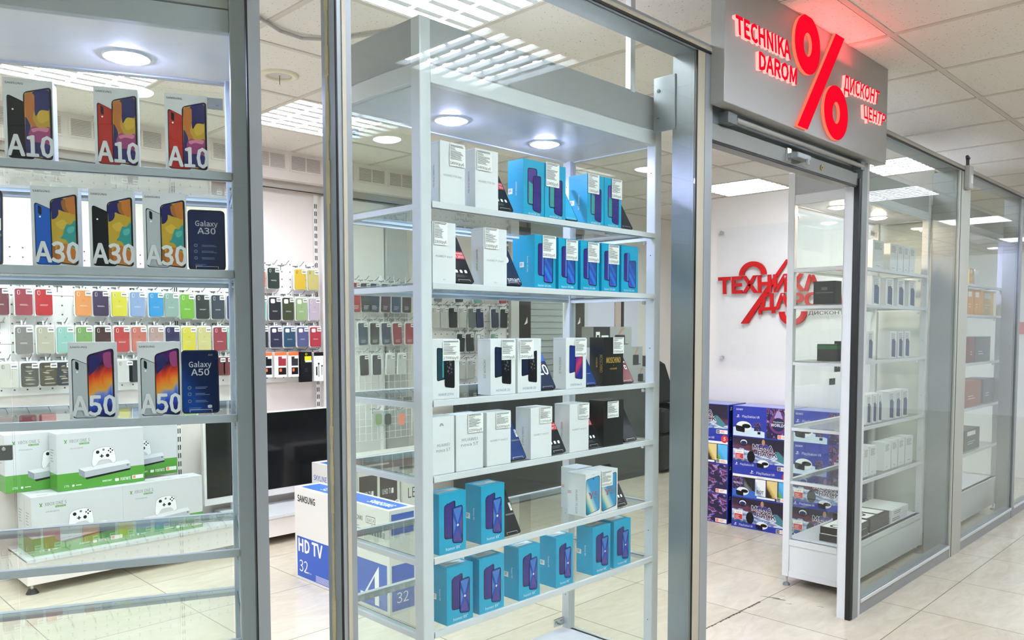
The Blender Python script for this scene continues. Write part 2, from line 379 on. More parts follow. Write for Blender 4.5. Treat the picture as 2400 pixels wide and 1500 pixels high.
tag(MB().tube([(1.2, 2.62, 2.478), (1.485, 2.783, 2.474), (1.60, 2.84, 2.472), (1.70, 2.85, 2.472), (1.80, 2.78, 2.473), (1.90, 2.56, 2.474), (1.92, 2.45, 2.477)], .007, mat('grey cable', '#b3afa9', .5), 8).obj('ceiling_cable', smooth=True),
    'grey cable sagging along the ceiling tiles behind the front post', 'cable')

# storefront -------------------------------------------------------------
ZB, ZT = 2.222, 2.256
def beam(name, x0, x1):
    b = MB(); b.box(x0, x1, 1.42, 1.512, ZB, ZT, ALU); b.box(x0, x1, 1.414, 1.42, ZB+.010, ZB+.022, ALU_B); b.box(x0, x1, 1.415, 1.42, ZB+.003, ZB+.006, BLACK)
    return struct(b.obj(name))
beam('trim_5', .92, 2.372); beam('trim_6', 3.69, 13)
def window(name, x0, x1, label=None):
    b = MB(); b.box(x0, x1, 1.42, 1.47, 0, .075, ALU); b.box(x0, x1, 1.415, 1.42, .055, .072, mat('white bead', '#d9dcda', .4))
    w = struct(b.obj(name, bev=.002)); MB().box(x0, x1, YG, YG+.006, .075, ZB, GLASSM).obj('pane', w); return w
window('window_1', .961, 2.28); window('window_2', 3.725, 5.02); window('window_3', 5.235, 6.40); window('window_4', 6.46, 13)
FOAM = noise_bump('dried yellow foam', '#b9b18c', .9, 90, .8, .004, var=.25)
b = MB(); b.box(.9255, .937, 1.42, 1.476, 0, CEIL, ALU); b.box(.937, .946, 1.417, 1.474, 0, CEIL, ALU_B); b.box(.946, .961, 1.42, 1.476, 0, CEIL, ALU); b.box(.9235, .9258, 1.418, 1.424, 0, CEIL, BLACK)
p1 = struct(b.obj('trim_7'))
b = MB(); zz = 0; prev = None
while zz < CEIL:
    wv = random.uniform(.006, .012); z2 = zz+random.uniform(.015, .04); c = 1.455
    b.box(.9238, .9256, c-wv*.6, c+wv*.6, zz, z2, FOAM); zz = z2
b.obj('foam_strip', p1)
b = MB(); b.box(2.281, 2.326, 1.42, 1.512, 0, ZB, ALU_B); b.box(2.326, 2.371, 1.418, 1.512, 0, ZB, ALU); b.box(2.279, 2.281, 1.43, 1.512, 0, ZB, ALU)
b.box(2.2785, 2.282, 1.419, 1.424, 0, ZB, BLACK); p2 = struct(b.obj('trim_8'))
b = MB(); b.box(2.274, 2.279, 1.50, 1.585, 1.985, 2.165, ALU); br = b.obj('bracket_plate', p2, bev=.002)
b = MB()
for z in (2.03, 2.12): b.cyl((2.271, 1.565, z), (2.274, 1.565, z), .006, CHROME, 12); b.box(2.2703, 2.271, 1.561, 1.569, z-.001, z+.001, INK)
b.obj('screw', br)
b = MB(); b.box(3.613, 3.632, 1.445, 1.483, 0, 1.96, WHITE_M); b.box(3.610, 3.634, 1.421, 1.445, 0, 1.99, BLACK); b.box(3.634, 3.691, 1.418, 1.483, 0, ZB, ALU); b.box(3.691, 3.725, 1.422, 1.47, 0, ZB, mat('white bead', '#d9dcda'))
struct(b.obj('trim_9'))
b = MB(); b.box(5.022, 5.235, 1.418, 1.555, 0, ZB, mat('ivory painted post', '#b4b6ac', .4)); b.box(5.05, 5.055, 1.416, 1.42, 0, ZB, GAP); b.box(5.02, 5.026, 1.425, 1.556, 0, ZB, ALU); struct(b.obj('trim_10', bev=.002))
b = MB(); b.box(6.40, 6.46, 1.418, 1.52, 0, ZB, ALU); struct(b.obj('trim_11'))
# doorway header with the raised roller shutter
STEEL = noise_bump('dull grey steel', '#8b8d88', .45, 35, .03, .001, metal=.4, var=.12)
b = MB(); b.box(2.371, 3.612, 1.43, 1.50, 1.958, 2.013, STEEL); b.box(2.371, 3.612, 1.436, 1.52, 2.015, 2.09, ALU_D); b.box(2.371, 3.612, 1.432, 1.44, 1.950, 1.958, BLACK)
door = struct(b.obj('door_1', bev=.0015))
b = MB(); b.cyl((2.50, 1.405, 2.037), (3.60, 1.405, 2.037), .009, mat('grey tube', '#a7a8a2', .35, .4), 14); b.box(2.44, 2.50, 1.40, 1.44, 2.02, 2.055, ALU_D); b.box(3.57, 3.61, 1.40, 1.44, 2.02, 2.055, ALU_D); b.obj('roller_tube', door)
p = at_y(1845, 362, 1.425); q = at_y(1893, 365, 1.40); zc = p.z
b = MB(); b.box(p.x, p.x+.035, 1.424, 1.43, zc-.025, zc+.028, CHROME); b.box(p.x+.03, q.x+.02, 1.395, 1.43, zc-.01, zc+.012, ALU); b.box(q.x-.02, q.x, 1.39, 1.40, zc-.03, zc-.005, ALU); b.obj('shutter_handle', door, bev=.003)
p = at_y(1925, 393, 1.43); MB().cyl((p.x, 1.426, p.z), (p.x, 1.431, p.z), .011, mat('brass', '#a58d4f', .3, .8), 16).cyl((p.x, 1.4255, p.z), (p.x, 1.427, p.z), .004, INK, 10).obj('shutter_lock', door)

# the lit sign over the doorway ----------------------------------------
SB = mat('satin grey sign panel', '#a4a5a3', .35)
sign = empty('shop_sign', (2.357, 1.42, 2.065), 0, 'grey box sign over the doorway with glowing red words and a big percent symbol', 'sign')
sb = MB().box(0, 1.411, -.052, 0, 0, .418, SB).obj('sign_box', sign, bev=.002)
RED = mat('glowing red acrylic', '#300004', .8, spec=0, emit=1.0, ecol='#f80d2a'); RIM = mat('glowing pale rim', '#501808', .6, spec=.1, emit=1.2, ecol='#ff7358'); RIMW = mat('glowing white rim', '#a06058', .4, emit=1.3, ecol='#ffa9a2')
YS, YF = 1.367, 1.3545
def sgn(px, py): p = at_y(1620+px/3.572, py/3.572, YF); return (p.x-2.357, p.z-2.065)
def solid(name, pts, holes=None, face=RED, rim=RIM):
    b = MB(); y0, y1 = YF-1.42, YS-1.42
    if holes:
        n = len(pts); A = [(x, y0, z) for x, z in pts]; B = [(x, y0, z) for x, z in holes]
        A2 = [(x, y1, z) for x, z in pts]; B2 = [(x, y1, z) for x, z in holes]
        b.add(A+B, [(k, (k+1) % n, n+(k+1) % n, n+k) for k in range(n)], face)
        b.add(A+A2, [(k, n+k, n+(k+1) % n, (k+1) % n) for k in range(n)], rim); b.add(B+B2, [(k, (k+1) % n, n+(k+1) % n, n+k) for k in range(n)], rim)
    else: b.prism([(x, y0, z) for x, z in pts], (0, y1-y0, 0), face, rim)
    return b
pc = MB()
def ring(cx, cy, rx, ry, ix, iy, n=40):
    c = sgn(cx, cy); e = sgn(cx+rx, cy+rx*.56); i_ = sgn(cx+ix, cy+ix*.56); t = sgn(cx, cy-ry); h = sgn(cx, cy-iy)
    RX, RZ, IX, IZ = abs(e[0]-c[0]), abs(t[1]-c[1]), abs(i_[0]-c[0]), abs(h[1]-c[1])
    o = [(c[0]+RX*math.cos(2*PI*k/n), c[1]+RZ*math.sin(2*PI*k/n)) for k in range(n)]
    i2 = [(c[0]+IX*math.cos(2*PI*k/n), c[1]+IZ*math.sin(2*PI*k/n)) for k in range(n)]
    return solid('', o, i2)
for q in (ring(977, 375, 104, 250, 34, 100), ring(1215, 945, 97, 228, 30, 92), solid('', [sgn(890, 1050), sgn(975, 1085), sgn(1290, 310), sgn(1215, 270)])):
    o = len(pc.v); pc.v += q.v
    for f, mi, u in zip(q.f, q.mi, q.uv): pc.f.append([o+k for k in f]); pc.mi.append(pc.mid(q.mats[mi])); pc.uv.append(u)
pc.obj('percent_symbol', sign)
def sword(t, tl, bl, tr, br_, bold, name):
    vs, fs, tw = glyphs(t); A, B_, C_, D = (Vector(sgn(*p)) for p in (tl, bl, tr, br_))
    b = MB(); y0, y1 = YF-1.42, YS-1.42; hgt = (A-B_).length
    P = []
    for a, c in vs:
        s = a/tw; q = B_.lerp(D, s).lerp(A.lerp(C_, s), c); P.append((q.x, q.y))
    n = len(P); cnt = {}
    for f in fs:
        for i in range(len(f)): cnt[(f[i], f[(i+1) % len(f)])] = 1
    side = [(e[1], e[0], n+e[0], n+e[1]) for e in cnt if (e[1], e[0]) not in cnt]
    for i in range(9 if bold else 1):
        dx, dz = (bold*hgt*math.cos(PI*i/4), bold*hgt*math.sin(PI*i/4)) if i < 8 and bold else (0, 0)
        b.add([(x+dx, y0-.00002*i, z+dz) for x, z in P], fs, RED)
        b.add([(x+dx, y0, z+dz) for x, z in P]+[(x+dx, y1, z+dz) for x, z in P], side, RIMW)
    b.obj(name, sign)
sword('TECHNIKA', (375, 128), (380, 275), (826, 350), (832, 497), .055, 'sign_word')
sword('DAROM', (570, 435), (572, 575), (885, 578), (880, 706), .055, 'sign_word')
sword('ДИСКОНТ', (1280, 625), (1280, 752), (1578, 770), (1565, 872), .035, 'sign_word')
sword('ЦЕНТР', (1445, 878), (1450, 985), (1632, 965), (1615, 1052), .035, 'sign_word')
# soft red light that the sign throws on the ceiling just above
la = bpy.data.lights.new('sign_glow', 'AREA'); la.energy = .8; la.color = (1, .06, .08); la.size = .5; la.size_y = .05; la.shape = 'RECTANGLE'
lo = link('sign_glow', la, sign, (.75, -.10, .33)); lo.rotation_euler = (PI, 0, 0)

# sensor on the beam
p = at_y(2272, 412, 1.40)
r = empty('door_sensor', (p.x, 1.405, p.z), 0, 'small grey sensor box hanging from the front beam beside the second post', 'sensor')
MB().box(-.035, .035, -.018, .014, -.075, .055, mat('grey sensor plastic', '#b4b6b2', .4)).obj('sensor_body', r, bev=.006)
MB().box(-.022, .022, -.0195, -.018, -.045, .0, mat('white sensor label', '#e6e6e6')).obj('sensor_label', r)
MB().tube([(-.02, 0, .055), (-.025, .0, .09), (-.005, .008, .11), (.035, .01, .105)], .009, mat('black clip', '#25231f', .5), 8).obj('sensor_clip', r)
tag(MB().box(2.165, 2.19, 1.60, 1.62, 2.105, CEIL-.004, WHITE_M).obj('support_strut'), 'thin white upright strut from the middle cabinet top to the ceiling', 'strut')

# ---------------------------------------------------------------- cabinets
def cabinet(name, label, loc, rz, W_, D, shelves, base_top, led, leds, fasc=(1.951, 2.111), back_glass=True, side_glass=True, metal=None):
    WHITE_M = metal or MATS['white powder coated metal']
    r = empty(name, loc, rz, label, 'display cabinet')
    pw = .036; zt = fasc[1]
    for x, y in ((0, 0), (W_-pw, 0), (0, D-pw), (W_-pw, D-pw)):
        b = MB(); b.box(x, x+pw, y, y+pw, .05, zt, WHITE_M)
        for z in (.3, .62, .94, 1.26, 1.58, 1.86): b.cyl((x+pw/2, y+pw*.5, z), (x+pw/2+(.0185 if x < .1 else -.0185), y+pw*.5, z), .004, INK, 8)
        po = b.obj('post', r, bev=.003)
        MB().cyl((x+pw/2, y+pw/2, .012), (x+pw/2, y+pw/2, .05), .006, CHROME, 10).cyl((x+pw/2, y+pw/2, 0), (x+pw/2, y+pw/2, .014), .019, mat('grey foot', '#77797a', .4), 16, .013).obj('foot', po)
    f0, f1 = fasc; b = MB()
    for y in (.004, D-.016): b.box(pw, W_-pw, y, y+.012, f0+.05, f1, LAMINATE); b.box(pw, W_-pw, y-.003, y+.02, f0, f0+.046, WHITE_M)
    for x in (.004, W_-.016): b.box(x, x+.012, pw, D-pw, f0+.05, f1, LAMINATE); b.box(x-.002, x+.02, pw, D-pw, f0, f0+.046, WHITE_M)
    b.obj('fascia', r, bev=.0015)
    MB().box(.01, W_-.01, .01, D-.01, f0+.004, f0+.016, TOPWHITE).obj('top_panel', r)
    for x, y in leds:
        d = empty('downlight', (x, y, f0+.004)); d.parent = r; del d['label']; del d['category']
        MB().cyl((0, 0, -.004), (0, 0, 0), .050, mat('white lamp rim', '#f1f1f4', .3), 32, .053).obj('lamp_rim', d)
        MB().cyl((0, 0, -.007), (0, 0, -.0041), .039, led, 32, .043).cyl((0, 0, -.011), (0, 0, -.007), .026, led, 32, .039, caps=False).cyl((0, 0, -.0112), (0, 0, -.011), .026, led, 32).obj('lamp_disc', d)
    b = MB(); bt = base_top
    b.box(pw*.5, W_-pw*.5, .006, D-.006, bt-.012, bt, TOPWHITE); b.box(pw, W_-pw, .006, .018, .05, bt-.03, WHITE_M); b.box(pw, W_-pw, D-.018, D-.006, .05, bt-.03, WHITE_M)
    b.box(.006, .018, pw, D-pw, .075, bt-.03, WHITE_M); b.box(W_-.018, W_-.006, pw, D-pw, .075, bt-.03, WHITE_M)
    b.box(.001, .03, pw, D-pw, bt-.03, bt, WHITE_M); b.box(W_-.03, W_-.001, pw, D-pw, bt-.03, bt, WHITE_M); b.box(.001, .03, pw, D-pw, .05, .08, WHITE_M); b.box(W_-.03, W_-.001, pw, D-pw, .05, .08, WHITE_M)
    b.box(pw, W_-pw, .001, .03, bt-.03, bt, WHITE_M); b.obj('base_panel', r, bev=.001)
    for z in shelves:
        s = MB(); s.box(.012, W_-.012, .008, D-.03, z-.007, z-.001, SHELFG); so = s.obj('shelf', r)
        MB().box(pw, W_-pw, -.002, .020, z-.017, z-.0072, WHITE_M).box(pw, W_-pw, -.003, .0075, z-.017, z+.0, WHITE_M).obj('front_rail', so, bev=.0012)
        MB().box(pw, W_-pw, D-.03, D-.012, z-.02, z-.0005, WHITE_M).box(pw, W_-pw, D-.033, D-.03, z-.009, z-.002, GLIT).obj('back_rail', so)
        for x, xe in ((.006, .028), (W_-.028, W_-.0305)):
            MB().box(x, x+.022, pw, D-pw, z-.022, z-.0072, WHITE_M).box(xe-.0003, xe+.0028, .012, D-pw, z-.0085, z-.0068, GEDGE).obj('side_rail', so)
        for x in (pw, W_-pw): MB().cyl((x-.004, pw+.008, z-.03), (x+.004, pw+.008, z-.03), .006, CHROME, 10).obj('shelf_bolt', so)
    if side_glass:
        MB().box(.016, .020, pw, D-pw, bt, f0, GLASSM).obj('side_pane', r)
        MB().box(W_-.020, W_-.016, pw, D-pw, bt, f0, GLASSM).obj('side_pane', r)
    if back_glass:
        for x0, x1 in ((pw+.004, W_/2-.002), (W_/2+.002, W_-pw-.004)):
            g = MB(); g.box(x0, x1, D-.010, D-.005, bt+.004, f0-.02, GLASSM); dr = g.obj('glass_door', r)
            xe = x0 if x0 < .1 else x1; sx = 1 if x0 < .1 else -1
            for z in (bt+.03, f0-.05):
                h = MB(); h.box(min(xe, xe+sx*.055), max(xe, xe+sx*.055), D-.016, D-.010, z-.014, z+.014, CHROME)
                for dx in (.014, .041): h.cyl((xe+sx*dx, D-.020, z), (xe+sx*dx, D-.016, z), .005, CHROME, 10)
                h.obj('door_clip', dr)
            xi = x1 if x0 < .1 else x0; q = -1 if x0 < .1 else 1
            lz = 1.015 if x0 < .1 else 1.085; lx = min(xi, xi+q*.06); k = MB(); k.box(lx, lx+.06, D-.020, D-.010, lz, lz+.036, LOCKM)
            for dx in (.016, .044): k.cyl((lx+dx, D-.023, lz+.028), (lx+dx, D-.020, lz+.028), .005, CHROME, 10)
            k.obj('door_lock', dr, bev=.002)
    return r
A = math.radians(24); ca, sa = math.cos(A), math.sin(A)
LW = 1.06
LC = Vector((.835-LW*ca, 1.62+LW*sa, 0))
SHZ_L = (1.659, 1.453, 1.143, .848, .648)
SHZ_M = (1.654, 1.447, 1.142, .943, .727, .530)
cabinet('display_cabinet', 'left grey metal display cabinet with two empty lower glass shelves', LC, -A, LW, .40, SHZ_L, .24, LED_C, ((0.809, 0.255), (0.309, 0.255)), metal=GREY_M)
MC = Vector((1.283, 1.597, 0)); MW, MD = 1.06, .42
cabinet('display_cabinet', 'middle white metal display cabinet full of teal and white boxes', MC, 0, MW, MD, SHZ_M, .168, LED_C, ((0.322, 0.251), (0.747, 0.259)))
EC = Vector((3.884, 1.565, 0)); EW, ED = 1.145, .318
SHZ_E = (1.635, 1.45, 1.165, .83, .555)
cabinet('display_cabinet', 'white display cabinet just right of the doorway with thin legs and a low drawer-like base', EC, 0, EW, ED, SHZ_E, .244, LED_W, ((.25, .17), (.80, .17)))
FC = Vector((5.44, 1.565, 0)); FW = 1.19
SHZ_F = (1.62, 1.42, 1.10, .80, .50)
cabinet('display_cabinet', 'far right display cabinet holding orange boxes, behind the second pane', FC, 0, FW, .345, SHZ_F, .25, LED_C, ((.3, .17), (.75, .17)))
# left front window post and pane, parallel to the left cabinet
LM = Matrix.Translation(LC) @ Matrix.Rotation(-A, 4, 'Z')
def lp(px, py, y=.0): # point on a plane parallel to the left cabinet's front, y behind it, in the cabinet's own frame
    n = Vector((sa, ca, 0)); d = ray(px, py); q = LC + n*y; t = (q-EYE_P).dot(n)/d.dot(n)
    return LM.inverted() @ (EYE_P + d*t)
xl, xr = lp(590, 773, -.07).x, lp(622, 773, -.07).x
b = MB(); b.box(xl, xl+.004, -.068, -.02, 0, CEIL, BLACK); b.box(xl+.003, xr, -.07, -.02, 0, CEIL, ALU)
struct(b.obj('trim_12', None, LC, -A))
b = MB(); b.box(xl-1.6, xl, -.06, -.02, 0, .075, ALU); w5 = struct(b.obj('window_5', None, LC, -A)); MB().box(xl-1.6, xl, -.05, -.044, .075, 2.4, GLASSM).obj('pane', w5)

# ---------------------------------------------------------------- phone boxes
WBOX = mat('white box card', '#e2e4e4', .42); SBOX = mat('pale silver box card', '#d3d5d8', .35); TEAL = mat('teal box card', '#129cc2', .38); TEAL_L = mat('light teal box card', '#35b4d6', .38)
BBOX = mat('black box card', '#1d1d1c', .35); GOLD = mat('gold foil', '#d0a94e', .35, .15); NAVY = mat('navy print', '#14203f', .3); DKBLUE = mat('deep blue print', '#1b2f7a', .25)
REDP = mat('red print', '#c22b33', .4); PBLACK = mat('black print', '#101116', .45, spec=.25); BLUEP = mat('blue print', '#2f62b8', .3); VIOLET = mat('violet print', '#3a2a7a', .25)
ART10 = art('folded orange and magenta picture', [(0, '#161a52'), (.22, '#6d2b66'), (.36, '#c04f8f'), (.46, '#d98a5a'), (.55, '#e0a640'), (.66, '#d9a032'), (.76, '#c96a22'), (.80, '#2a2163'), (1, '#1c1b58')], 2.2, .5)
ART30 = art('folded gold and teal picture', [(0, '#c9762a'), (.18, '#c46a2c'), (.24, '#2a7f80'), (.42, '#3d9a90'), (.47, '#b79b2c'), (.62, '#cdb23c'), (.74, '#b8922f'), (.78, '#22325f'), (.88, '#27356a'), (.92, '#c07a33'), (1, '#c98b45')], 2.0, .55, sx=-.18)
ART50 = art('flame coloured picture', [(0, '#16206a'), (.14, '#2b4fb5'), (.24, '#6b7fc0'), (.31, '#c9963a'), (.44, '#d9701f'), (.56, '#c2321a'), (.66, '#6a1430'), (.72, '#1d1036'), (.84, '#4a1a5e'), (1, '#2a1150')], 3.4, .28, sx=-.15, detail=5)
ARTX = mat('blue crossed light picture', '#1b46a8', .25); ARTX2 = mat('pale blue facet print', '#3d72bd', .3); ARTX3 = mat('purple facet print', '#4a3a86', .3)
ART10L = art('blue violet shimmer picture', [(0, '#b23a6a'), (.12, '#5a4ab8'), (.3, '#2546b5'), (.5, '#2a7fc4'), (.65, '#3b3aa8'), (.85, '#2a6cb0'), (1, '#304a90')], 3, .3, sx=.5)
ARTY5 = art('beach gradient picture', [(0, '#1d5e78'), (.3, '#2b8fae'), (.45, '#8cc4c2'), (.55, '#e7c98f'), (.66, '#bfd9d6'), (1, '#3b93c4')], 2, .06)
ARTV20 = art('red to blue phone back picture', [(0, '#2a2b86'), (.3, '#c23a55'), (.55, '#7a2a80'), (.8, '#2b2f9a'), (1, '#24307e')], 2.5, .25, sx=-.4)
GREYBACK = mat('silver phone back print', '#aeb4b8', .3); BLUEBACK = mat('blue phone back print', '#1d57b0', .25); REDBACK = mat('red phone back print', '#a3231f', .25)
GLOWP = mat('white glint print', '#eaf4ff', .3); TEALP = mat('teal gleam print', '#3f9a98', .25); FLOWER = mat('grey flower print', '#5a5d66', .3)

def phone_pic(F, w, h, x0, x1, zb0, zb1, zt0, zt1, m, k, rim=PBLACK, r=.008):
    """a printed phone seen at an angle: corners left-bottom, right-bottom, left-top, right-top (fractions)"""
    q = [(x0*w, zb0*h), (x1*w, zb1*h), (x1*w, zt1*h), (x0*w, zt0*h)]
    F.round(q, r, rim, k)
    i = .022*w
    F.poly(rpoly([(q[0][0]+i, q[0][1]+i), (q[1][0]-i*1.8, q[1][1]+i*1.2), (q[2][0]-i*1.8, q[2][1]-i), (q[3][0]+i, q[3][1]-i)], r*.8), m, k+1)
ORP = mat('folded orange print', '#b0682c', .3); GOP = mat('folded gold print', '#b3932f', .3); GOP2 = mat('bright gold print', '#c6a43c', .3); MAG = mat('magenta print', '#8f3a6c', .3); INDI = mat('indigo print', '#1b1b57', .3); TEP = mat('folded teal print', '#2f8a88', .3); TEP2 = mat('pale teal print', '#57a79f', .3); PINKP = mat('pale pink print', '#c97a92', .3); BRNP = mat('warm brown print', '#8e5a24', .3)
LAY = {'A10': [(GOP, [(0, 0), (1, 0), (1, 1), (0, 1)]), (INDI, [(.28, 1), (1, 1), (1, .68), (.62, .72), (.42, .60), (.36, .80)]), (ORP, [(0, .98), (.18, 1), (.40, .96), (.40, .74), (.28, .58), (.48, .46), (.30, .44), (.02, .62)]), (GOP2, [(.55, .70), (.95, .70), (.98, .55), (.6, .50), (.48, .58)]), (MAG, [(.10, .40), (.3, .47), (.7, .43), (1, .47), (1, .21), (.6, .18), (.3, .22), (.05, .26)]), (PINKP, [(.2, .42), (.6, .45), (.98, .44), (.9, .37), (.5, .40), (.3, .36)]), (INDI, [(0, .62), (.06, .60), (.24, .46), (.10, .34), (.16, .2), (.5, .22), (1, .20), (1, 0), (0, 0)]), (VIOLET, [(.5, .2), (.9, .18), (.7, .05)])],
 'A30': [(GOP, [(0, 0), (1, 0), (1, 1), (0, 1)]), (INDI, [(0, 1), (.55, 1), (.60, .86), (.74, .76), (.45, .80), (.28, .84), (.30, .76), (.18, .70), (0, .68)]), (BRNP, [(.40, .97), (.62, .99), (.60, .86), (.78, .74), (.46, .82)]), (ORP, [(.58, 1), (1, 1), (1, .72), (.80, .74), (.64, .82)]), (GOP2, [(.1, .62), (.5, .68), (.75, .56), (.4, .5)]), (TEP, [(1, .66), (.80, .57), (.62, .60), (.50, .50), (.46, .42), (.30, .37), (.58, .36), (.72, .26), (1, .22)]), (TEP2, [(.62, .54), (.98, .56), (.92, .46), (.66, .44)]), (ORP, [(.1, .02), (.9, 0), (1, .20), (.8, .22), (.6, .30), (.2, .26)]), (BRNP, [(0, 0), (.2, .02), (.1, .26), (0, .3)])],
 'A50': [(INDI, [(.02, .98), (.35, 1), (.55, .86), (.30, .74), (.02, .66)]), (MAG, [(.62, .99), (.98, .99), (.98, .74), (.78, .74), (.64, .82)]),]}
def lay(F, w, h, q, model, k):
    lb, rb, rt_, lt = [Vector(p) for p in q]
    for i, (m, pts) in enumerate(LAY[model]):
        P = [(lambda u, v: lb.lerp(rb, u).lerp(lt.lerp(rt_, u), v))(.02+.96*u, .01+.98*v) for u, v in pts]
        F.poly(rpoly([(p.x, p.y) for p in P], .006 if i else .003, 3), m, k+.25*i)
def d_samsung(model, back, picture, camx=True):
    def f(F, L, R, T, w, d, h):
        F.text('SAMSUNG', .045*w, .925*h, .024*h, INK, 1, w=.36*w, bold=.02)
        b = [(.07*w, .015*h), (.60*w, .0*h+.002), (.60*w, .66*h), (.40*w, .72*h), (.07*w, .80*h)]
        F.round(b, .007, PBLACK, 1); F.round([(b[0][0]+.0015, b[0][1]+.001), (b[1][0], b[1][1]+.001), (b[2][0], b[2][1]), (b[3][0], b[3][1]-.001), (b[4][0]+.0015, b[4][1]-.002)], .007, back, 2)
        F.round([(.15*w, .655*h), (.22*w, .635*h), (.22*w, .735*h), (.15*w, .76*h)], .003, PBLACK, 3); F.disc(.185*w, .615*h, .0017, PAPER, 3)
        phone_pic(F, w, h, .40, .975, .045, .012, .835, .925, picture, 4)
        lay(F, w, h, [(.42*w, .055*h), (.94*w, .03*h), (.94*w, .905*h), (.42*w, .83*h)], model, 6)
        F.text(model, .065*w, .05*h, .25*h, SBOX, 10, w=.925*w, bold=.04)
        R.textd('GALAXY', .45*d, .7*h, .02*h, GREYINK, 1); T.text('SAMSUNG', .3*w, .4*d, .01, GREYINK, 1)
    return f
def side_blue(L, d, h, t, white=True):
    L.textd(t, .50*d, .60*h, .09*d, WINK, 1)
    if white:
        L.rect(0.02*d, .30*d, .40*h, .50*h, PAPER, 1); L.bars(.05*d, .475*h, .2*d, 4, .016*h, .006*h, INK, 2)
def d_8x(F, L, R, T, w, d, h):
    phone_pic(F, w, h, .18, .60, .245, .225, .80, .865, VIOLET, 1)
    for a in (.27, .37, .47): F.poly([(a*w, .25*h), ((a+.03)*w, .25*h), ((a+.03)*w, .84*h), (a*w, .82*h)], DKBLUE, 3)
    for i in range(2): F.disc(.225*w, (.72-.05*i)*h, .002, PBLACK, 4)
    phone_pic(F, w, h, .475, .865, .155, .12, .745, .765, ARTX, 5)
    cx, cz = .67*w, .44*h
    F.poly([(.51*w, .72*h), (.83*w, .735*h), (cx, cz+.015*h)], ARTX2, 7); F.poly([(.51*w, .19*h), (.83*w, .16*h), (cx, cz-.03*h)], ARTX3, 7)
    F.poly([(.50*w, .60*h), (.50*w, .28*h), (cx-.06*w, cz)], ARTX2, 7); F.poly([(.84*w, .62*h), (.84*w, .27*h), (cx+.05*w, cz)], ARTX3, 7)
    F.disc(cx, cz, .0035, GLOWP, 8)
    F.text('honor 8X', .24*w, .045*h, .05*h, WINK, 1, w=.52*w); F.disc(.785*w, .09*h, .0012, WINK, 1)
    side_blue(L, d, h, 'honor 8X'); T.rect(.12*w, .88*w, .30*d, .72*d, PAPER, 1); T.bars(.16*w, .64*d, .6*w, 5, .06*d, .02*d, GREYINK, 2)
def d_10lite(F, L, R, T, w, d, h):
    phone_pic(F, w, h, .15, .50, .24, .22, .84, .855, VIOLET, 1); F.rect(.34*w, .47*w, .25*h, .84*h, ARTX2, 3)
    for i in range(2): F.disc(.20*w, (.79-.035*i)*h, .0018, PBLACK, 4)
    phone_pic(F, w, h, .42, .86, .115, .10, .68, .70, ART10L, 5)
    F.text('honor 10 Lite', .16*w, .03*h, .042*h, WINK, 1, w=.62*w); side_blue(L, d, h, 'honor 10 Lite')
def d_10i(F, L, R, T, w, d, h):
    phone_pic(F, w, h, .20, .66, .20, .19, .85, .86, ARTX3, 1); F.poly([(.25*w, .22*h), (.60*w, .22*h), (.60*w, .52*h), (.25*w, .62*h)], TEALP, 3)
    phone_pic(F, w, h, .44, .84, .10, .06, .72, .74, VIOLET, 4); F.rect(.58*w, .62*w, .12*h, .71*h, DKBLUE, 6); F.rect(.70*w, .73*w, .10*h, .71*h, DKBLUE, 6)
    F.text('HONOR 10i', .24*w, .022*h, .036*h, WINK, 1, w=.55*w); side_blue(L, d, h, 'HONOR 10i')
def d_white(big, small, zz=.45, year=None, logo=False):
    def f(F, L, R, T, w, d, h):
        if small is None: F.text(big, .14*w, zz*h, .035*h, GREYINK, 1, w=.72*w)
        else:
            F.text(big, .5*w, zz*h, .052*h, GREYINK, 1, w=.58*w, align='c'); F.text(small, .5*w, (zz-.09)*h, .055*h, GREYINK, 1, w=.64*w, align='c')
        if logo:
            for k in range(7):
                a = PI*(k+.5)/7; F.poly([(.42*w+.002*math.cos(a), .835*h+.002*math.sin(a)), (.42*w+.007*math.cos(a-.18), .835*h+.008*math.sin(a-.18)), (.42*w+.007*math.cos(a+.18), .835*h+.008*math.sin(a+.18))], GREYINK, 1)
        if year: F.text(year, .5*w, .045*h, .02*h, GREYINK, 1, align='c')
        L.textd(big+(' '+small if small else ''), .42*d, .62*h, .13*d, GREYINK, 1, w=.36*h)
    return f
def d_honor20(t, b1, b2):
    def f(F, L, R, T, w, d, h):
        phone_pic(F, w, h, .16, .48, .30, .33, .86, .84, b1, 1, r=.006); phone_pic(F, w, h, .44, .82, .20, .17, .72, .78, b2, 3, r=.006)
        for i in range(3): F.disc(.22*w, (.80-.03*i)*h, .0015, PBLACK, 3)
        if b2 is PBLACK:
            for i in range(14): F.disc((.62+.08*math.sin(i*1.9))*w, (.42+.02*i)*h, .0016+.001*(i % 3), FLOWER, 5, 6)
        if b1 is TEALP_B: F.rect(.36*w, .41*w, .36*h, .78*h, TEALP, 3)
        F.text(t, .5*w, .055*h, .042*h, mat('slate ink', '#56607a', .5), 1, w=.56*w, align='c')
        L.textd(t, .46*d, .62*h, .17*d, GREYINK, 1, w=.32*h)
    return f
TEALP_B = mat('dark teal phone print', '#23414d', .25)
def d_gold(F, L, R, T, w, d, h):
    F.text('MOSCHINO', .5*w, .47*h, .115*h, GOLD, 1, w=.72*w, bold=.01, align='c'); F.text('×', .5*w, .40*h, .03*h, GOLD, 1, align='c'); F.text('HONOR', .5*w, .33*h, .036*h, GOLD, 1, w=.34*w, align='c')
    L.textd('HONOR', .45*d, .58*h, .12*d, GOLD, 1, w=.2*h); L.textd('MOSCHINO', .72*d, .64*h, .22*d, GOLD, 1, w=.36*h)
